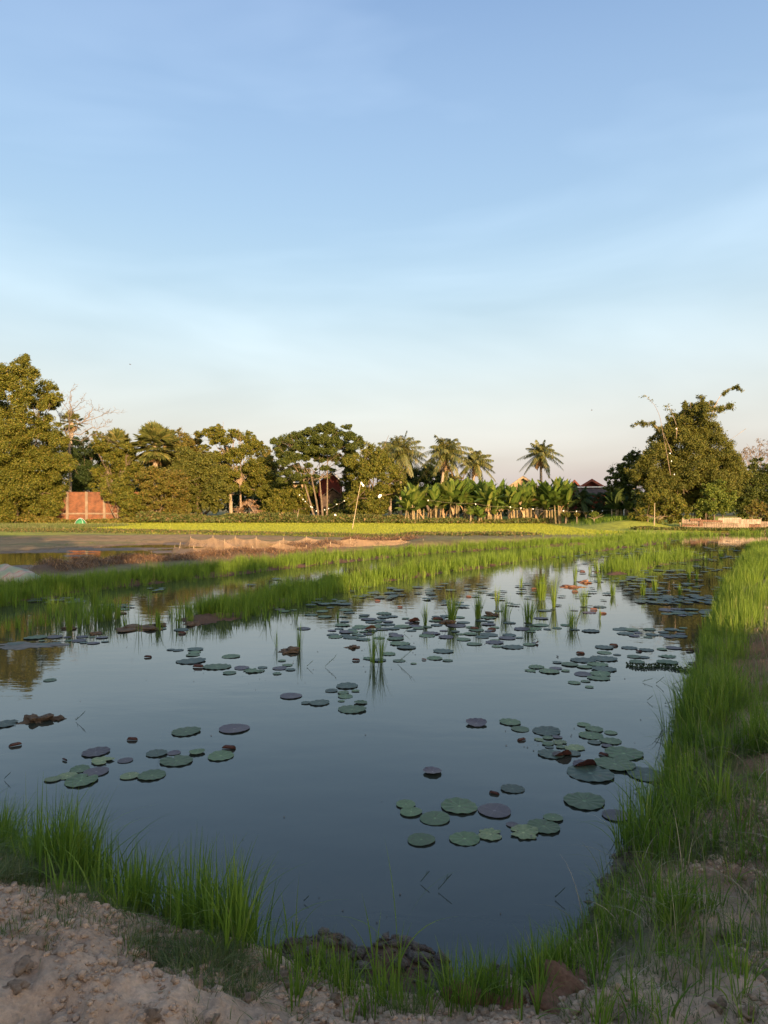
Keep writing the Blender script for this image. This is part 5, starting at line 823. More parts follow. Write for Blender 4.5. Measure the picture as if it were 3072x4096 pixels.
def pad_mesh(kind, seed):
    rg = np.random.default_rng(seed); na = 56; rr = np.array([0, .05, .12, .3, .5, .7, .86, .95, 1.0]); th = np.linspace(0, 2 * math.pi, na, endpoint=False); ph = rg.uniform(0, 6.28, 6)
    nf = rg.integers(9, 13); flute = .022 * (kind not in ('flat',)); R_ = 1 + .035 * np.sin(2 * th + ph[0]) + .02 * np.sin(3 * th + ph[1]) + .005 * np.sin(nf * th + ph[2])
    if kind == 'notch': R_ -= .55 * np.exp(-((np.angle(np.exp(1j * (th - ph[3])))) / .13) ** 2) + .15 * np.exp(-((np.angle(np.exp(1j * (th - ph[3] - .3)))) / .1) ** 2)
    if kind == 'torn':
        jag = vnoise(th / (2 * math.pi) * 13 + seed, th * 0 + .5, seed); jag[-4:] = jag[-4:] * .5 + jag[0] * .5; R_ = R_ * (.62 + .42 * jag + .10 * vnoise(th * 6.4 + seed, th * 0, 3)); R_ -= .5 * np.exp(-((np.angle(np.exp(1j * (th - ph[3])))) / .3) ** 2); R_ = np.clip(R_, .25, 1.08)
    Rg, Tg = np.meshgrid(rr, th, indexing='ij'); X = Rg * R_[None] * np.cos(Tg); Y = Rg * R_[None] * np.sin(Tg)
    Z = .8 * flute * np.sin(nf * Tg + ph[2]) * Rg ** 1.5 + .02 * Rg + .02 + .018 * np.sin(2 * Tg + ph[1]) * Rg ** 2 - (.016 * np.clip(np.sin(nf * Tg + ph[2] + 2), 0, 1) * (Rg > .97)) - .012 * np.exp(-(Rg / .1) ** 2)
    if kind == 'cup': f = np.clip(-Y - .25 + .1 * np.sin(3 * X), 0, 1); Z = Z + .05 + 0.75 * f; Y = Y + f * .75
    if kind == 'lift': Z = Z + .01 + .13 * X ** 2 + .12 * np.clip(-Y, 0, 1) ** 1.5
    vein = np.exp(-(np.sin(nf * Tg * .5 + ph[2]) / .16) ** 2) * np.clip(1 - Rg * .8, 0, 1); vein = np.where(Rg < .06, 1.6, vein)
    if kind == 'roll':
        a = X * 3.1; Z = .20 - .20 * np.cos(a) + .03 * Y; X2 = .20 * np.sin(a); X = X2
    V = np.stack([X, Y, Z], -1).reshape(-1, 3); i = np.arange(len(rr) - 1)[:, None] * na; j = np.arange(na)[None]; j2 = (j + 1) % na
    mb = MB(); mb.add(V, np.stack([i + j, i + na + j, i + na + j2, i + j2], -1).reshape(-1, 4), vein.ravel()); return mb.mesh('lotus_pad')
PADS = {}
for kd, n in (('flute', 6), ('flat', 3), ('notch', 3), ('torn', 4), ('cup', 2), ('lift', 2), ('roll', 3)):
    PADS[kd] = [pad_mesh(kd, 300 + 10 * len(PADS) + q) for q in range(n)]
_pm = {}
def padme(kind, i, mat):
    k = (kind, i % len(PADS[kind]), mat)
    if k not in _pm: me = PADS[kind][k[1]].copy(); me.materials.append(M[mat]); _pm[k] = me
    return _pm[k]
_pc = [0]
def pad(px, py, w, kind='flute', mat='pad_green', label=None, group=None, rot=None, z=.003):
    _pc[0] += 1; i = _pc[0]; c = G(px, py, 0); r_ = w / F * math.hypot(c[1], 0) * .5; nm = {'roll': 'curled_lotus_leaf', 'cup': 'curled_lotus_leaf'}.get(kind, 'lotus_pad')
    o = new_obj(nm, padme(kind, i, mat)); o.location = c + [0, 0, z + .0007 * (i % 7)]; o.scale = (r_, r_, min(r_, .17) * (1.0 if kind not in ('roll',) else 1.3)); o.rotation_euler = ((((i * 37) % 11) - 5) * .005, (((i * 53) % 13) - 6) * .004, (i * 2.39) % 6.28 if rot is None else rot)
    return tag(o, label, 'lotus leaf' if nm != 'lotus_pad' else 'lotus pad', group)
g, dk, pu, ye, rd = 'pad_green', 'pad_dark', 'pad_purple', 'pad_yellow', 'pad_red'
NP = [
 (200,2722,50,'flat',g,'small lone green pad far left in the open water'),(20,2897,100,'notch',dk,'dark notched pad cut by the left edge of the photo'),(744,2928,114,'flute',g,'lone green fluted pad left of the lone purple grey pad'),(937,2917,119,'flat',pu,'lone smooth purple grey pad above the brown rolled leaf'),
 (383,3011,107,'flute',pu,'purple fluted pad, top of the lower left group'),(408,3046,100,'torn',ye,'torn yellow green pad just below the purple fluted one at left'),(502,3043,61,'flat',pu,'small purple pad right of the torn yellow green pad'),(320,3078,78,'flute',g,'dark green pad left of the second purple pad in the lower left group'),(385,3089,100,'flat',pu,'second purple pad in the lower left group, overlapping the notched green one'),(269,3106,76,'flute',ye,'light green pad between two greens in the lower left group'),(212,3119,64,'flat',ye,'leftmost light green pad of the lower left group'),(325,3125,131,'notch',g,'large notched green pad, lowest of the lower left group'),
 (627,3016,85,'flute',dk,'grey green pad crossed by a thin reed'),(696,3013,53,'flat',pu,'small smooth purple pad touching the reed crossed pad'),(706,3045,129,'notch',g,'large green notched pad below the reed crossed pad'),(788,3011,65,'lift',g,'small green pad with turned down dark corners'),(883,3026,106,'flute',g,'green pad with a brown patch just below the rolled brown leaf'),(519,3106,76,'flat',ye,'smaller yellow green pad of the touching pair at left'),(608,3104,109,'flute',g,'larger green pad of the touching pair at left'),
 (2041,2891,85,'flute',g,'green pad, upper of the pair right of the cupped red leaf'),(2081,2918,72,'flat',g,'green pad, lower of the pair right of the cupped red leaf'),(2186,2926,114,'flute',dk,'large dark green pad at the top of the crowded right group'),(2155,2960,50,'torn',ye,'pale tattered pad at the left of the crowded right group'),(2229,2950,40,'flat',pu,'small purple pad under the large dark green one'),(2241,2972,65,'torn',ye,'tattered pale pad in the middle of the crowded right group'),(2191,2953,44,'flat',g,'small round green pad among tattered pads'),(2191,2977,48,'flat',g,'small green pad below the tattered pads'),(2197,2989,36,'flat',dk,'tiny dark pad below the tattered pads'),(2293,2993,90,'torn',ye,'wide yellowish ragged pad right of the tattered pads'),(2245,2990,45,'torn',g,'ragged small pad left of the wide yellowish one'),(2292,3015,64,'flute',dk,'grey green pad under the wide yellowish ragged pad'),(2205,3019,105,'flute',dk,'dark pad with a brown leaf curling over its front'),
 (2335,2901,52,'flat',g,'farthest small green pad of the right hand chain'),(2377,2919,72,'flute',g,'second green pad of the right hand chain'),(2443,2932,53,'flat',g,'small green pad at the right of the chain'),(2363,2944,94,'flute',g,'larger green pad left in the right hand chain'),(2442,2966,85,'flute',g,'ruffled green pad right in the chain above the small purple one'),(2377,2971,52,'flat',dk,'small dark pad left of the ruffled green pad'),(2426,2984,43,'flat',pu,'small purple pad under the ruffled green pad'),
 (2495,3017,150,'flute',g,'big fluted green pad beside a brown roll, farther of the big pair'),(2460,3060,159,'flute',g,'big fluted green pad, nearer of the big pair above the darkest large pad'),(2361,3095,188,'flute',dk,'largest dark pad, under the curled purple leaf'),(2585,3100,152,'flute',dk,'large dark pad half behind the tall grass on the right'),(2050,3157,93,'flute',dk,'grey fluted pad right of the small brown curl'),
 (2337,3207,165,'flute',g,'very large lone fluted green pad left of the purple oval pad by the grass'),(2466,3265,112,'flat',pu,'smooth purple oval pad nearest the right bank grass'),(1624,3220,81,'flat',g,'small green pad, farthest of the three in a row at lower middle'),(1644,3251,90,'flat',g,'green pad, middle of the three in a row at lower middle'),(1740,3275,125,'flat',g,'large green pad, nearest of the three in a row at lower middle'),(1837,3227,150,'flute',g,'big fluted green pad touching the smooth purple grey one'),(1978,3245,135,'flat',pu,'large smooth purple grey pad touching the big fluted green one'),(2048,3301,48,'flat',pu,'tiny purple pad above the torn yellow pad'),(2093,3334,137,'torn',ye,'torn yellow pad with dark spots left of the green pair'),(2176,3309,129,'flute',g,'large dark green pad of the lower right pair'),(2213,3274,77,'flat',g,'small green pad above the large one of the lower right pair'),(1859,3357,121,'flute',g,'green fluted pad touching the ragged starry pad'),(1963,3339,116,'torn',ye,'ragged starry pad with holes, almost all edge'),(1685,3361,112,'flat',g,'nearest lone light green pad with one brown hole'),
 (1388,2745,90,'flute',dk,'wide pad, farthest of the loose group in the pond centre'),(1326,2764,52,'flat',dk,'left small pad of the loose group in the pond centre'),(1373,2772,48,'flat',g,'small middle pad of the loose group in the pond centre'),(1422,2765,33,'flat',g,'tiny right pad of the loose group in the pond centre'),(1381,2787,61,'flat',g,'oval green pad in the middle of the loose centre group'),(1365,2805,28,'flat',g,'tiny green pad low in the loose centre group'),(1442,2813,53,'lift',g,'green pad with a dark curled edge in the loose centre group'),(1408,2839,113,'flute',g,'nearest and largest pad of the loose centre group'),
 (1164,2786,86,'flat',pu,'lone smooth purple pad left of the centre group'),(1277,2813,81,'flute',dk,'dark fluted pad with a raised back edge left of the centre group'),(1224,2813,40,'flat',dk,'small pad touching the dark fluted pad left of the centre group'),
 (1033,2685,63,'torn',g,'ragged pad at the left of the trashy mid left cluster'),(1050,2671,40,'flat',dk,'dark small pad behind the trashy mid left cluster'),(1119,2674,60,'flat',pu,'purple pad in the trashy mid left cluster'),(1109,2695,43,'torn',g,'nearest ragged pad of the trashy mid left cluster'),(1149,2662,43,'flat',g,'green pad at the back right of the trashy cluster'),(1128,2644,33,'flat',g,'farthest small pad above the trashy cluster'),(1162,2680,40,'flat',dk,'right small dark pad of the trashy cluster'),
 (764,2645,114,'flute',dk,'large dark pad at the mid left, biggest of its row'),(869,2668,110,'flute',g,'wide green pad right of the dark rolled leaf at mid left'),(924,2627,72,'flat',g,'lone small green pad above the mid left row'),(967,2673,62,'flat',pu,'purple pad right of the wide green one at mid left'),(1010,2684,80,'torn',g,'ragged pad next to the purple one at mid left'),(918,2693,56,'flat',g,'nearest small green pad of the mid left row'),(782,2598,63,'flat',dk,'back pad of the three stacked small pads at mid left'),(778,2610,52,'flat',g,'middle pad of the three stacked small pads at mid left'),(772,2621,56,'flat',g,'front pad of the three stacked small pads at mid left'),(713,2602,42,'flat',dk,'right pad of the touching small pair at mid left'),(684,2600,34,'flat',dk,'left pad of the touching small pair at mid left'),
 (1554,2617,58,'flute',g,'lifted green pad behind the tall central tuft'),(1474,2635,53,'torn',g,'ragged pad left of the tall central tuft'),(1514,2642,62,'flute',dk,'dark pad at the foot of the tall central tuft'),(1597,2644,53,'flat',g,'small pad right of the tall central tuft'),(1739,2634,66,'flute',g,'left pad of the pair right of the tall central tuft'),(1791,2643,44,'flat',g,'right pad of the pair right of the tall central tuft'),(1654,2655,26,'flat',g,'tiny lone pad right of the tall central tuft'),(1773,2606,81,'flute',dk,'lone wide blue grey pad in front of the dark thick tuft'),(1625,2591,77,'flat',dk,'smooth grey pad, nearest of the centre crowd'),(1600,2576,84,'flute',g,'fluted pad just behind the smooth grey nearest one'),(2051,2589,86,'flute',dk,'wide dark pad in front of the right centre tufts'),(1988,2587,43,'flat',g,'small green pad left of the wide dark pad'),(1897,2577,63,'flat',g,'lone green pad at the near side of the right centre crowd'),
 (142,2551,88,'flute',g,'wide green pad, left end of the shaded left row'),(220,2549,60,'flat',pu,'bluish pad second in the shaded left row'),(63,2576,66,'flat',dk,'dark pad lying on the floating scum at the left edge'),(408,2551,50,'flat',pu,'purplish pad at the right of the shaded left row'),(637,2516,58,'flat',g,'green pad touching the mud lump at left'),(725,2520,60,'flat',dk,'dark pad below the mud lump at left'),
 (2333,2642,100,'flute',dk,'long bluish pad at the back left of the big right raft'),(2415,2636,104,'flute',dk,'largest back right pad of the big right raft'),(2391,2659,81,'flute',g,'green pad in the middle of the big right raft'),(2280,2659,71,'flat',g,'oval pad left of the middle in the big right raft'),(2229,2651,39,'flat',dk,'small dark pad at the back left of the big right raft'),(2223,2674,52,'flat',pu,'purple pad on the left side of the big right raft'),(2197,2686,84,'flute',g,'wide green pad at the left front of the big right raft'),(2145,2669,65,'flute',g,'green pad near the left end of the big right raft'),(2120,2684,55,'torn',g,'leftmost ragged pad of the big right raft'),(2339,2669,60,'flat',g,'oval middle pad of the big right raft'),(2417,2678,96,'flute',dk,'wide pad at the right side of the big right raft'),(2401,2697,84,'flute',g,'green pad at the front right of the big right raft'),(2333,2698,74,'flat',pu,'dark red purple pad at the front of the big right raft'),(2394,2713,87,'flute',g,'fluted front pad of the big right raft'),(2342,2726,39,'flat',g,'small pad behind the two nearest ones of the raft'),(2297,2732,52,'flat',g,'lone small pad nearest left of the big right raft'),(2357,2749,36,'flat',g,'nearest tiny lone pad of the big right raft'),(2262,2684,36,'flat',g,'small pad between the wide green and the middle of the raft'),
 (2417,2591,72,'flute',dk,'left pad of the upper row behind the big right raft'),(2417,2612,58,'flat',g,'green pad directly behind the big right raft'),(2468,2620,31,'flat',dk,'tiny pad right behind the big right raft'),(2517,2593,62,'flute',dk,'ruffled dark pad in the upper row left of a black curl'),(2585,2601,61,'flute',dk,'dark pad with a bud shaped fold in the upper row'),(2695,2593,61,'flat',pu,'smooth bluish pad at the right end of the upper row'),(2648,2598,42,'flat',g,'small oval pad next to the smooth bluish one'),(2536,2628,56,'flat',g,'pad at the back of the small right cluster'),(2572,2630,50,'flute',dk,'dark pad at the right of the small cluster above the water weed'),(2548,2648,62,'flute',g,'near pad of the small cluster above the water weed'),(2672,2627,74,'torn',g,'ragged pad right above the dark water weed'),(2669,2650,85,'flute',g,'wide pad just behind the dark water weed'),(2785,2656,61,'flat',pu,'bluish pad half hidden by the right bank grass')]
for px, py, w, kd, mt_, lb in NP: pad(px, py, w, kd, mt_, lb, 'lotus pads on the pond')
CU = [(1906,2896,87,'lift',pu,'cupped dark red purple leaf standing proud of the open water',None),(1730,3090,77,'lift',pu,'small cupped purple leaf alone in the middle water',None),(2338,3064,98,'cup',pu,'curled purple leaf lying on the largest dark pad',.1),(2248,3024,78,'cup',rd,'brown leaf edge curling over the dark pad',.2),(916,2996,58,'roll',rd,'brown cigar shaped rolled leaf above the green pad with a patch',1.5),(529,2961,46,'roll',rd,'flat brown leaf sliver alone in the left water',1.5),(61,2984,48,'roll',rd,'brown rolled leaf pointing up right near the left edge',-.9),(259,3043,32,'roll',pu,'small crumpled purple leaf left of the purple fluted pad',.9),(793,2670,48,'roll',rd,'brown rolled leaf between two large pads at mid left',1.4),(1977,3176,44,'roll',rd,'small brown folded leaf left of the grey fluted pad',1.1),(2086,2962,40,'roll',rd,'small red brown folded leaf under the green pair',-1.2),(2415,3022,44,'roll',rd,'brown rolled leaf leaning on the big fluted pad',.9),
 (728,2535,34,'roll',rd,'reddish folded leaf under the dark pad at left',1.5),(592,2630,32,'roll',pu,'thin dark sliver of leaf in the left reflections',1.5),(1424,2643,34,'roll',rd,'dark red fold left of the tall central tuft',1.4),(1696,2640,20,'roll',rd,'tiny dark fold left of the pair right of the tall tuft',1.4),(1654,2487,52,'cup',rd,'dark upturned leaf in the centre crowd',.2),(1752,2480,46,'roll',rd,'dark red rolled leaf by the dark thick tuft',1.5),(1898,2517,38,'roll',rd,'left of two dark rolled leaves in the centre crowd',1.5),(1967,2520,36,'roll',rd,'right of two dark rolled leaves in the centre crowd',1.5),(1480,2518,50,'cup',rd,'dark curled leaf behind the tall central tuft',.3),(2143,2575,30,'cup',pu,'small black purple curl in front of the right tufts',.8),(2230,2628,16,'roll',pu,'upright dark sliver left of the big right raft',.2),(2322,2615,36,'roll',rd,'dark red sliver between tufts and big right raft',1.4),(2555,2608,26,'roll',rd,'black curl between pads in the upper right row',.8),(2760,2606,34,'roll',rd,'dark red fold by the right bank grass',1.5),(2455,2584,36,'roll',rd,'dark fold at the back of the upper right row',1.5),(2300,2368,26,'roll',rd,'orange red fold in the sunlit tufts, left',1.5),(2375,2440,30,'roll',rd,'orange red fold in front of the sunlit mounds',1.4),(2330,2288,22,'roll',rd,'bright orange fold in the reflection of the red house',1.4),(2412,2455,28,'roll',rd,'orange fold at the end of a green pad, right',1.5),(2140,2358,30,'roll',rd,'red curled leaf left of the wide sunlit clump',1.4),(1875,2388,24,'roll',rd,'small red fold left of the centre right tufts',1.5),(1510,2405,24,'roll',rd,'dark sliver near the back of the centre crowd',1.5),(1600,2430,22,'roll',rd,'tiny dark fold amid the centre crowd',1.2)]
for px, py, w, kd, mt_, lb, ro in CU: pad(px, py, w, kd, mt_, lb, 'curled lotus leaves', ro, .0 if kd == 'roll' else .004)
# drifts of many pads: the nearest are things, the far rest is one mass
rg = np.random.default_rng(88); DR = []
def drift(x0, x1, y0, y1, n, w, key, mats=(dk, dk, g, pu, g)):
    got = []
    for _ in range(n * 8):
        if len(got) >= n: break
        x, y = rg.uniform(x0, x1), rg.uniform(y0, y1); ww = w * rg.uniform(.5, 1.2) * (y - 2005) / ((y0 + y1) / 2 - 2005)
        if all(abs(x - a) > (ww + c) * .36 or abs(y - b_) > (ww + c) * .36 * (b_ - 2005) / F for a, b_, c in got): got.append((x, y, ww))
    for x, y, ww in got: DR.append((x, y, ww, mats[rg.integers(len(mats))], key))
KEY = {'c': 'blue grey lotus pad in the dense centre crowd around the tufts', 'cb': 'small lotus pad in the back of the centre crowd near the rice strip', 'r1': 'pale lotus pad in the flat drift near the right bank before the dark water', 'r2': 'lotus pad in the wide pale band beside the right bank grass', 'r3': 'lotus pad in the narrow pale band in the dark right reflection', 'l1': 'pale lotus pad in the cluster between the left rice strips', 'l2': 'lotus pad in the shaded left row among thin rice', 'm': 'small pad in the channel between the two rice strips', 's': 'lotus pad floating among the sunlit right tufts'}
drift(1340, 1560, 2455, 2560, 22, 62, 'c'); drift(1480, 1960, 2465, 2560, 42, 64, 'c'); drift(1950, 2120, 2490, 2580, 12, 60, 'c'); drift(1200, 1480, 2515, 2560, 9, 66, 'c'); drift(2080, 2380, 2500, 2530, 10, 60, 'c')
drift(1080, 1400, 2395, 2470, 20, 50, 'cb'); drift(1400, 1760, 2350, 2400, 26, 44, 'cb'); drift(1700, 2100, 2330, 2450, 30, 44, 'cb')
drift(2472, 2756, 2512, 2552, 18, 55, 'r1'); drift(2560, 2885, 2388, 2418, 34, 52, 'r2'); drift(2646, 2850, 2436, 2466, 16, 52, 'r3'); drift(115, 330, 2394, 2412, 14, 46, 'l1'); drift(385, 520, 2420, 2452, 9, 50, 'l1'); drift(160, 440, 2546, 2584, 11, 50, 'l2'); drift(960, 1260, 2315, 2350, 10, 34, 'm'); drift(590, 650, 2354, 2368, 4, 36, 'm'); drift(2080, 2460, 2330, 2480, 22, 42, 's')
DR.sort(key=lambda q: -q[1]); room = 300 - len(NP)
far = DR[room:]; near_d = DR[:room]
for x, y, w, m_, key in near_d: pad(x, y, w, ['flute', 'flat', 'flute'][_pc[0] % 3], m_, KEY[key], 'drift ' + {'c': 'in the pond centre', 'cb': 'behind the pond centre', 'r1': 'near the right bank', 'r2': 'beside the right bank grass', 'r3': 'in the dark right reflection', 'l1': 'between the left rice strips', 'l2': 'in the shaded left row', 'm': 'in the channel', 's': 'among the sunlit tufts'}[key])
DR = []; drift(2500, 2960, 2235, 2390, 80, 40, 'f'); drift(2300, 2700, 2205, 2330, 46, 34, 'f'); drift(2560, 3030, 2160, 2240, 90, 26, 'f'); drift(2150, 2500, 2190, 2240, 30, 24, 'f'); drift(2380, 2640, 2310, 2380, 20, 40, 'f')
far += DR; fb = {}
for x, y, w, m_, key in far:
    c = G(x, y, 0); r_ = w / F * c[1] * .5; me = PADS['flute'][rg.integers(6)]; 
    if id(me) not in fb: a = np.empty(len(me.vertices) * 3); me.vertices.foreach_get('co', a); fb[id(me)] = (a.reshape(-1, 3), np.array([tuple(p.vertices) for p in me.polygons]))
    V, Fc = fb[id(me)]; a = rg.uniform(0, 6.28); X = np.stack([V[:, 0] * math.cos(a) - V[:, 1] * math.sin(a), V[:, 0] * math.sin(a) + V[:, 1] * math.cos(a), V[:, 2]], 1) * [r_, r_, .16] + c + [0, 0, .012 + rg.uniform(0, .01)]
    fb.setdefault('mb', MB()).add(X, Fc, rg.uniform(0, .3))
tag(fb['mb'].build('lotus_pads', M['pad_dark']), 'carpet of small far lotus pads in the right part of the pond', 'lotus pads', kind='stuff')

# ---------------------------------------------------------------- single rice tufts standing in the water
TF = [(1703,2498,102,.05,16,'thin tuft left of the dark thick one'),(1806,2491,150,.10,46,'dark thick tall tuft, left one of the three upright central tufts'),(1912,2475,128,.08,38,'upright dark tuft in the middle of the three central tufts'),(1988,2425,92,.06,18,'thin yellow lit tuft behind the central tufts'),(2021,2472,98,.12,26,'wide loose tuft right of the three central tufts'),(1199,2600,122,.05,12,'thin tall tuft at the mud mound in mid pond'),(1109,2590,80,.04,6,'wispy thin tuft left of the flat mud mound'),(1490,2655,180,.05,14,'tallest central tuft, left stems'),(1523,2652,165,.05,14,'tallest central tuft, right stems'),(2162,2400,118,.15,70,'widest sunlit clump in the middle right'),(2216,2428,160,.05,30,'narrow tall sunlit tuft right of the widest clump'),(2113,2492,120,.13,52,'dark wide tuft in front of the widest sunlit clump'),(2336,2424,92,.10,30,'lone upright tuft before the right reflections'),(2288,2508,92,.12,26,'spread pale based tuft nearest at the middle right'),(2399,2478,60,.03,8,'tiny narrow tuft right of the spread pale based one'),(2300,2325,85,.07,20,'back sunlit tuft above the brown leaf mound'),(2085,2350,60,.05,12,'small sunlit tuft left of the widest clump'),(2452,2382,62,.08,16,'low sunlit tuft at the left of the dark reflections'),(2572,2382,72,.06,18,'single tuft in the dark right water, left'),(2620,2362,62,.09,20,'broader tuft in the dark right water, middle'),(2720,2384,56,.05,14,'small tuft in front of the wide pale band of pads'),(2756,2316,62,.06,14,'left one of two thin tufts near the right bank'),(2787,2324,55,.05,12,'right one of two thin tufts near the right bank'),(2240,2250,60,.05,14,'small far tuft before the strip end'),(378,2416,78,.10,60,'dense green clump standing left between the rice strips'),(278,2522,98,.07,30,'leftmost single tuft on a small mud base'),(630,2508,80,.05,34,'thin dark tuft on a mud lump in the left water'),(500,2512,66,.08,14,'sparse tuft rising from the long mud bank'),(760,2495,70,.1,22,'loose tuft at the right end of the left thin rice'),(2850,2570,110,.1,22,'dark reed tuft at the right bank waterline'),(1350,2475,50,.06,12,'small tuft behind the centre crowd, left'),(2170,2330,54,.06,12,'small lit tuft behind the widest clump'),(2395,2330,50,.07,14,'low tuft behind the lone upright one'),(2690,2210,40,.1,16,'far thin tuft in the right reflections'),(2885,2230,46,.1,16,'far thin tuft close to the right bank')]
for i_, (px, by, hp, sp, nb, lb) in enumerate(TF):
    c = G(px, by, 0); h = hp / F * c[1]; mb = MB(); tufts(mb, np.array([c]), int(nb * 2.1), h * .95, .009 if c[1] < 16 else .013, sp * .7, .16 if sp < .1 else .24, 5, 500 + i_); o = mb.build('rice_tuft', M['rice'], origin=c); tag(o, lb, 'rice tuft', 'rice tufts standing in the pond')
# broken stems and sprigs lying on the water
def sprig(px, py, w, n, label, seed, up=.4, mat='dull', grp=None):
    rg = np.random.default_rng(seed); c = G(px, py, 0); L_ = w / F * c[1]; m = MB(); a = rg.uniform(-.5, .5); d = np.array([math.cos(a), math.sin(a) * .6, 0]); P = [c + d * L_ * (t - .5) + [0, 0, .01 + L_ * up * t] for t in np.linspace(0, 1, 6)]; tube(m, P, .0012 + .00015 * c[1], 4, .3); B = np.array(P)[rg.integers(0, 6, n)]; az = np.where(rg.random(n) < .5, a + .7, a - .7) + rg.normal(0, .3, n); blades(m, B, rg.uniform(.25, .5, n) * L_, (.002 + .0004 * c[1]), az, rg.uniform(.5, 1.2, n), 3, .3, rg.uniform(0, .4, n), rg); tag(m.build('grass_sprig', M[mat], origin=c), label, 'grass sprig', grp)
SG = 'creeping grass sprigs on the water'
for i_, (px, py, w, n) in enumerate([(2690,2820,60,10),(2640,2960,50,6),(2590,2730,40,4),(2740,2840,80,16),(2780,2880,90,18),(2650,3190,90,14),(2560,3170,60,10),(2600,3290,80,12),(2520,3360,70,12),(2470,3440,70,12),(2710,2900,70,12),(2760,2790,70,14),(2440,3540,50,8),(2700,3010,50,10),(2720,2740,60,10),(2545,3260,60,8)]): sprig(px, py, w, n, 'dark creeping grass sprig floating off the right bank grass', 700 + i_, .35, grp=SG)
for i_, (px, py, w, n, lb) in enumerate([(2640,2737,30,4,'bent blade pair poking from open water, nearest the right raft'),(2600,2805,22,3,'tiny bent blade left of another in the right water'),(1625,2533,20,3,'small bent blade cross in the centre water'),(1240,2668,26,5,'bent blades left of the tall central tuft'),(1320,2668,40,7,'loose bent blades beside the tall central tuft'),(1620,2655,60,12,'loose bent blades right of the tall central tuft'),(320,2885,34,9,'twiggy dry plant standing between the two left mud mounds'),(2240,3595,40,5,'little floating grass star at the lower right'),(1780,3560,60,6,'thin dark broken reed in the near water'),(1700,3530,40,5,'twig bit left of the thin dark reed'),(1225,3610,20,4,'small x shaped twig in the near water'),(30,3120,30,4,'twig at the left edge of the near water')]): sprig(px, py, w, n, lb, 740 + i_, .9, 'dark' if i_ > 5 else 'dull')
m = MB(); c = G(634, 3040, 0); blades(m, np.array([c, c]), np.array([.30, .14]), .004, np.array([.3, 2.8]), np.array([.12, .3]), 5); tag(m.build('reed', M['dull'], origin=c), 'thin single reed crossing a grey green pad at left', 'reed')
# dark water weed line
m = MB(); rg = np.random.default_rng(3); t = rg.uniform(0, 1, 420); P = np.array([G(2505 + 295 * q, 2660 + 24 * q + 5 * math.sin(9 * q), 0) for q in t]); P[:, 2] = rg.uniform(.0, .05, 420); leaves(m, P, .035, .6, .4, rg=rg); tube(m, [G(2505 + 295 * q, 2660 + 24 * q + 5 * math.sin(9 * q), .01) for q in np.linspace(0, 1, 20)], .008, 4); tag(m.build('water_weed', M['dark'], origin=G(2650, 2672, 0)), 'long dark leafy water weed floating toward the right bank grass', 'water weed')
# tall weeds at the near edge
def weed(label, px, py, z, specs, seed):
    rg = np.random.default_rng(seed); c = G(px, py, z); root = thing('tall_grass_plant', label, 'grass plant', tuple(c)); m = MB(); tube(m, [c - [0, 0, .05], c + [0.003, 0, .12], c + [.005, .01, .25]], [.003, .0022, .001], 6, .9); m.build('stalk', M['grass'], root, origin=c)
    for k, (h, az, ln, w, z0) in enumerate(specs):
        b = MB(); blades(b, np.array([c + [0, 0, z0]]), np.array([h]), w, np.array([az]), np.array([ln]), 8, .6, np.array([rg.uniform(.3, .9)]), rg); b.build('leaf', M['grass'], root, origin=c)
weed('tall arching grass plant rising alone at the near middle edge', 1590, 3975, .12, [(.50, 2.2, .2, .008, .2), (.46, .5, .7, .008, .18), (.36, 2.9, .9, .007, .12), (.36, .2, .75, .008, .1), (.3, 1.2, .3, .008, .02), (.26, 2.3, .5, .008, .0), (.3, .8, .3, .01, .02), (.24, 3.3, .7, .007, .05)], 1)
weed('leaning thinner grass plant left of the tall arching one', 1500, 3970, .12, [(.42, 2.0, .35, .008, .02), (.34, 2.5, .6, .007, .05), (.36, 1.2, .2, .008, 0), (.26, 3.0, .9, .006, 0), (.22, .4, .6, .007, 0)], 2)
weed('young rice shoots left of the reddish lumps', 1790, 4060, .2, [(.36, 1.2, .3, .008, 0), (.32, 1.9, .4, .008, 0), (.30, .6, .6, .008, 0), (.33, 2.6, .5, .008, 0), (.24, .2, .9, .007, 0), (.27, 3.1, .8, .007, 0)], 3)
weed('bright spiky shoots at the right of the wet mud mound', 1260, 3990, .2, [(.25, 1.2, .3, .009, 0), (.22, 1.9, .4, .008, 0), (.20, .6, .5, .008, 0), (.17, 2.6, .5, .008, 0)], 4)
weed('bright tall shoots at the bottom between reddish lumps', 2150, 4080, .22, [(.30, 1.5, .15, .009, 0), (.26, 1.9, .3, .009, 0), (.24, .6, .4, .008, 0), (.20, 2.6, .4, .008, 0), (.26, 1.1, .5, .007, 0)], 5)
weed('yellowish shoots at the bottom right', 2520, 4070, .25, [(.30, 1.6, .2, .007, 0), (.22, 1.9, .4, .007, 0), (.18, .6, .6, .006, 0), (.2, 2.6, .5, .006, 0)], 6)
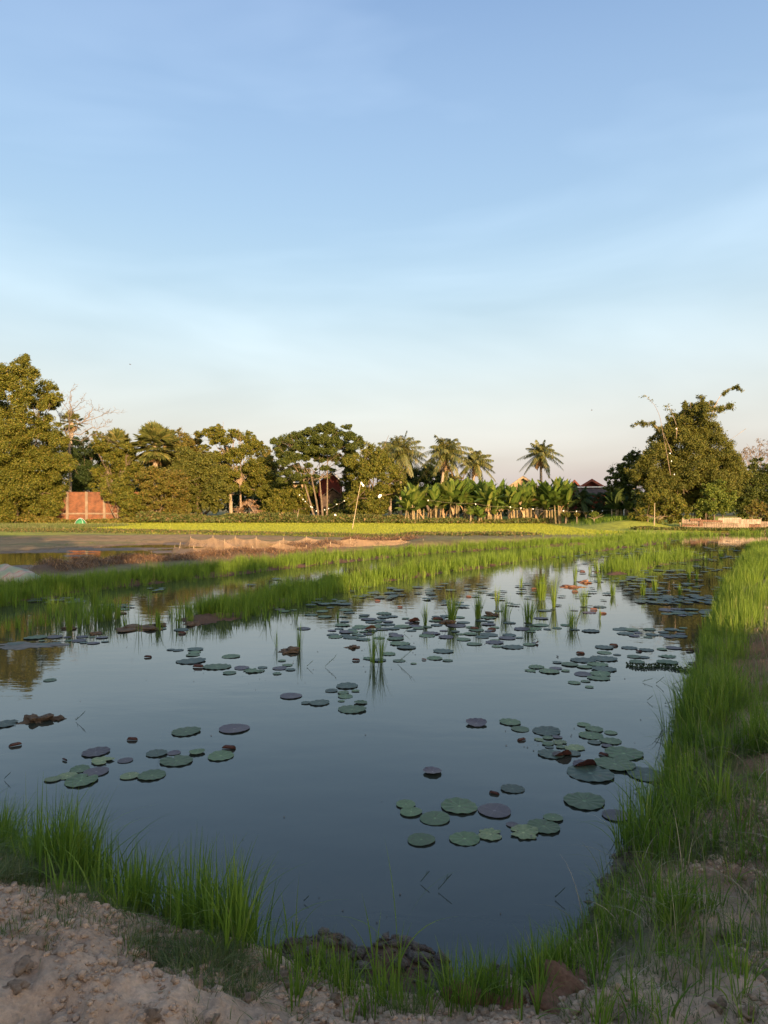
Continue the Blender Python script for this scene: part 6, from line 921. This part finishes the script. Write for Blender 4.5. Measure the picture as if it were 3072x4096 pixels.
# floating scum sheet at left
m = MB(); c0 = G(110, 2582, 0); n = 40; th = np.linspace(0, 2 * math.pi, n, endpoint=False); rx = 150 / F * c0[1]; ry = .30; q = .85 + .2 * np.sin(3 * th + 1) + .14 * np.sin(7 * th) + .1 * np.sin(13 * th + 2); V = np.stack([c0[0] + rx * q * np.cos(th), c0[1] + ry * q * np.sin(th), th * 0 + .002], 1); V2 = np.stack([c0[0] + rx * .9 * q * np.cos(th), c0[1] + ry * .85 * q * np.sin(th), th * 0 + .008], 1); m.add(np.concatenate([V, V2, [[c0[0], c0[1], .009]]]), [[k, (k + 1) % n, n + (k + 1) % n, n + k] for k in range(n)]); m.Q.append(np.array([[n + k, n + (k + 1) % n, 2 * n] for k in range(n)])); M['scum'] = noisemat('scum', (.10, .085, .065), (.20, .165, .13), 6, .6); tag(m.build('scum_mat', M['scum'], origin=c0), 'pale grey raft of floating scum at the left edge', 'scum')
# two distant birds
for k, (px, py) in enumerate([(521, 1458), (2367, 1641)]):
    c = D(px, py, 120); root = thing('bird', ['tiny dark bird high in the sky at left', 'tiny dark bird in the sky left of the bamboo'][k], 'bird', tuple(c)); m = MB(); tube(m, [c + [-.16, 0, 0], c + [-.05, 0, .02], c + [.08, 0, .01], c + [.16, 0, .03]], [.01, .05, .045, .01], 6); tp = np.array([[0, 0, .02], [.06, .02, .02], [-.05, .28, .12], [-.1, .28, .12]]); m.add(tp + c, [[0, 1, 2, 3]]); m.add(tp * [1, -1, 1] + c, [[3, 2, 1, 0]]); m.build('body', M['darkroof'], root, origin=c)

# tiny floating debris
rg = np.random.default_rng(97); mb = MB(); PX = [(1100,2690,150,25,60),(1550,2640,160,30,50),(2200,2965,120,30,60),(2350,2450,250,60,80),(300,2560,250,20,50),(2600,2640,200,40,60),(1700,2520,300,50,90),(1000,3000,900,350,60),(1700,3600,500,200,30),(2600,3100,60,200,40)]
for cx_, cy_, sx_, sy_, n_ in PX:
    for _ in range(n_ // 2):
        p = G(cx_ + rg.normal(0, sx_), max(2200, cy_ + rg.normal(0, sy_)), .004)
        if sdf_poly(np.array([p[0]]), np.array([p[1]]), POND)[0] > -.05: continue
        r_ = rg.uniform(.002, .008) * (.6 + p[1] * .08); a = rg.uniform(0, 6.28, 5); a.sort(); V = np.stack([p[0] + r_ * rg.uniform(.5, 1.6) * np.cos(a), p[1] + r_ * np.sin(a), np.full(5, .004)], 1); V = np.concatenate([V, [p + [0, 0, r_ * .6]]]); mb.add(V, [[k, (k + 1) % 5, 5] for k in range(5)], rg.uniform(0, 1))
tag(mb.build('floating_debris', M['wetclod'], smooth=False), 'tiny dark specks of debris floating on the pond', 'debris', kind='stuff')
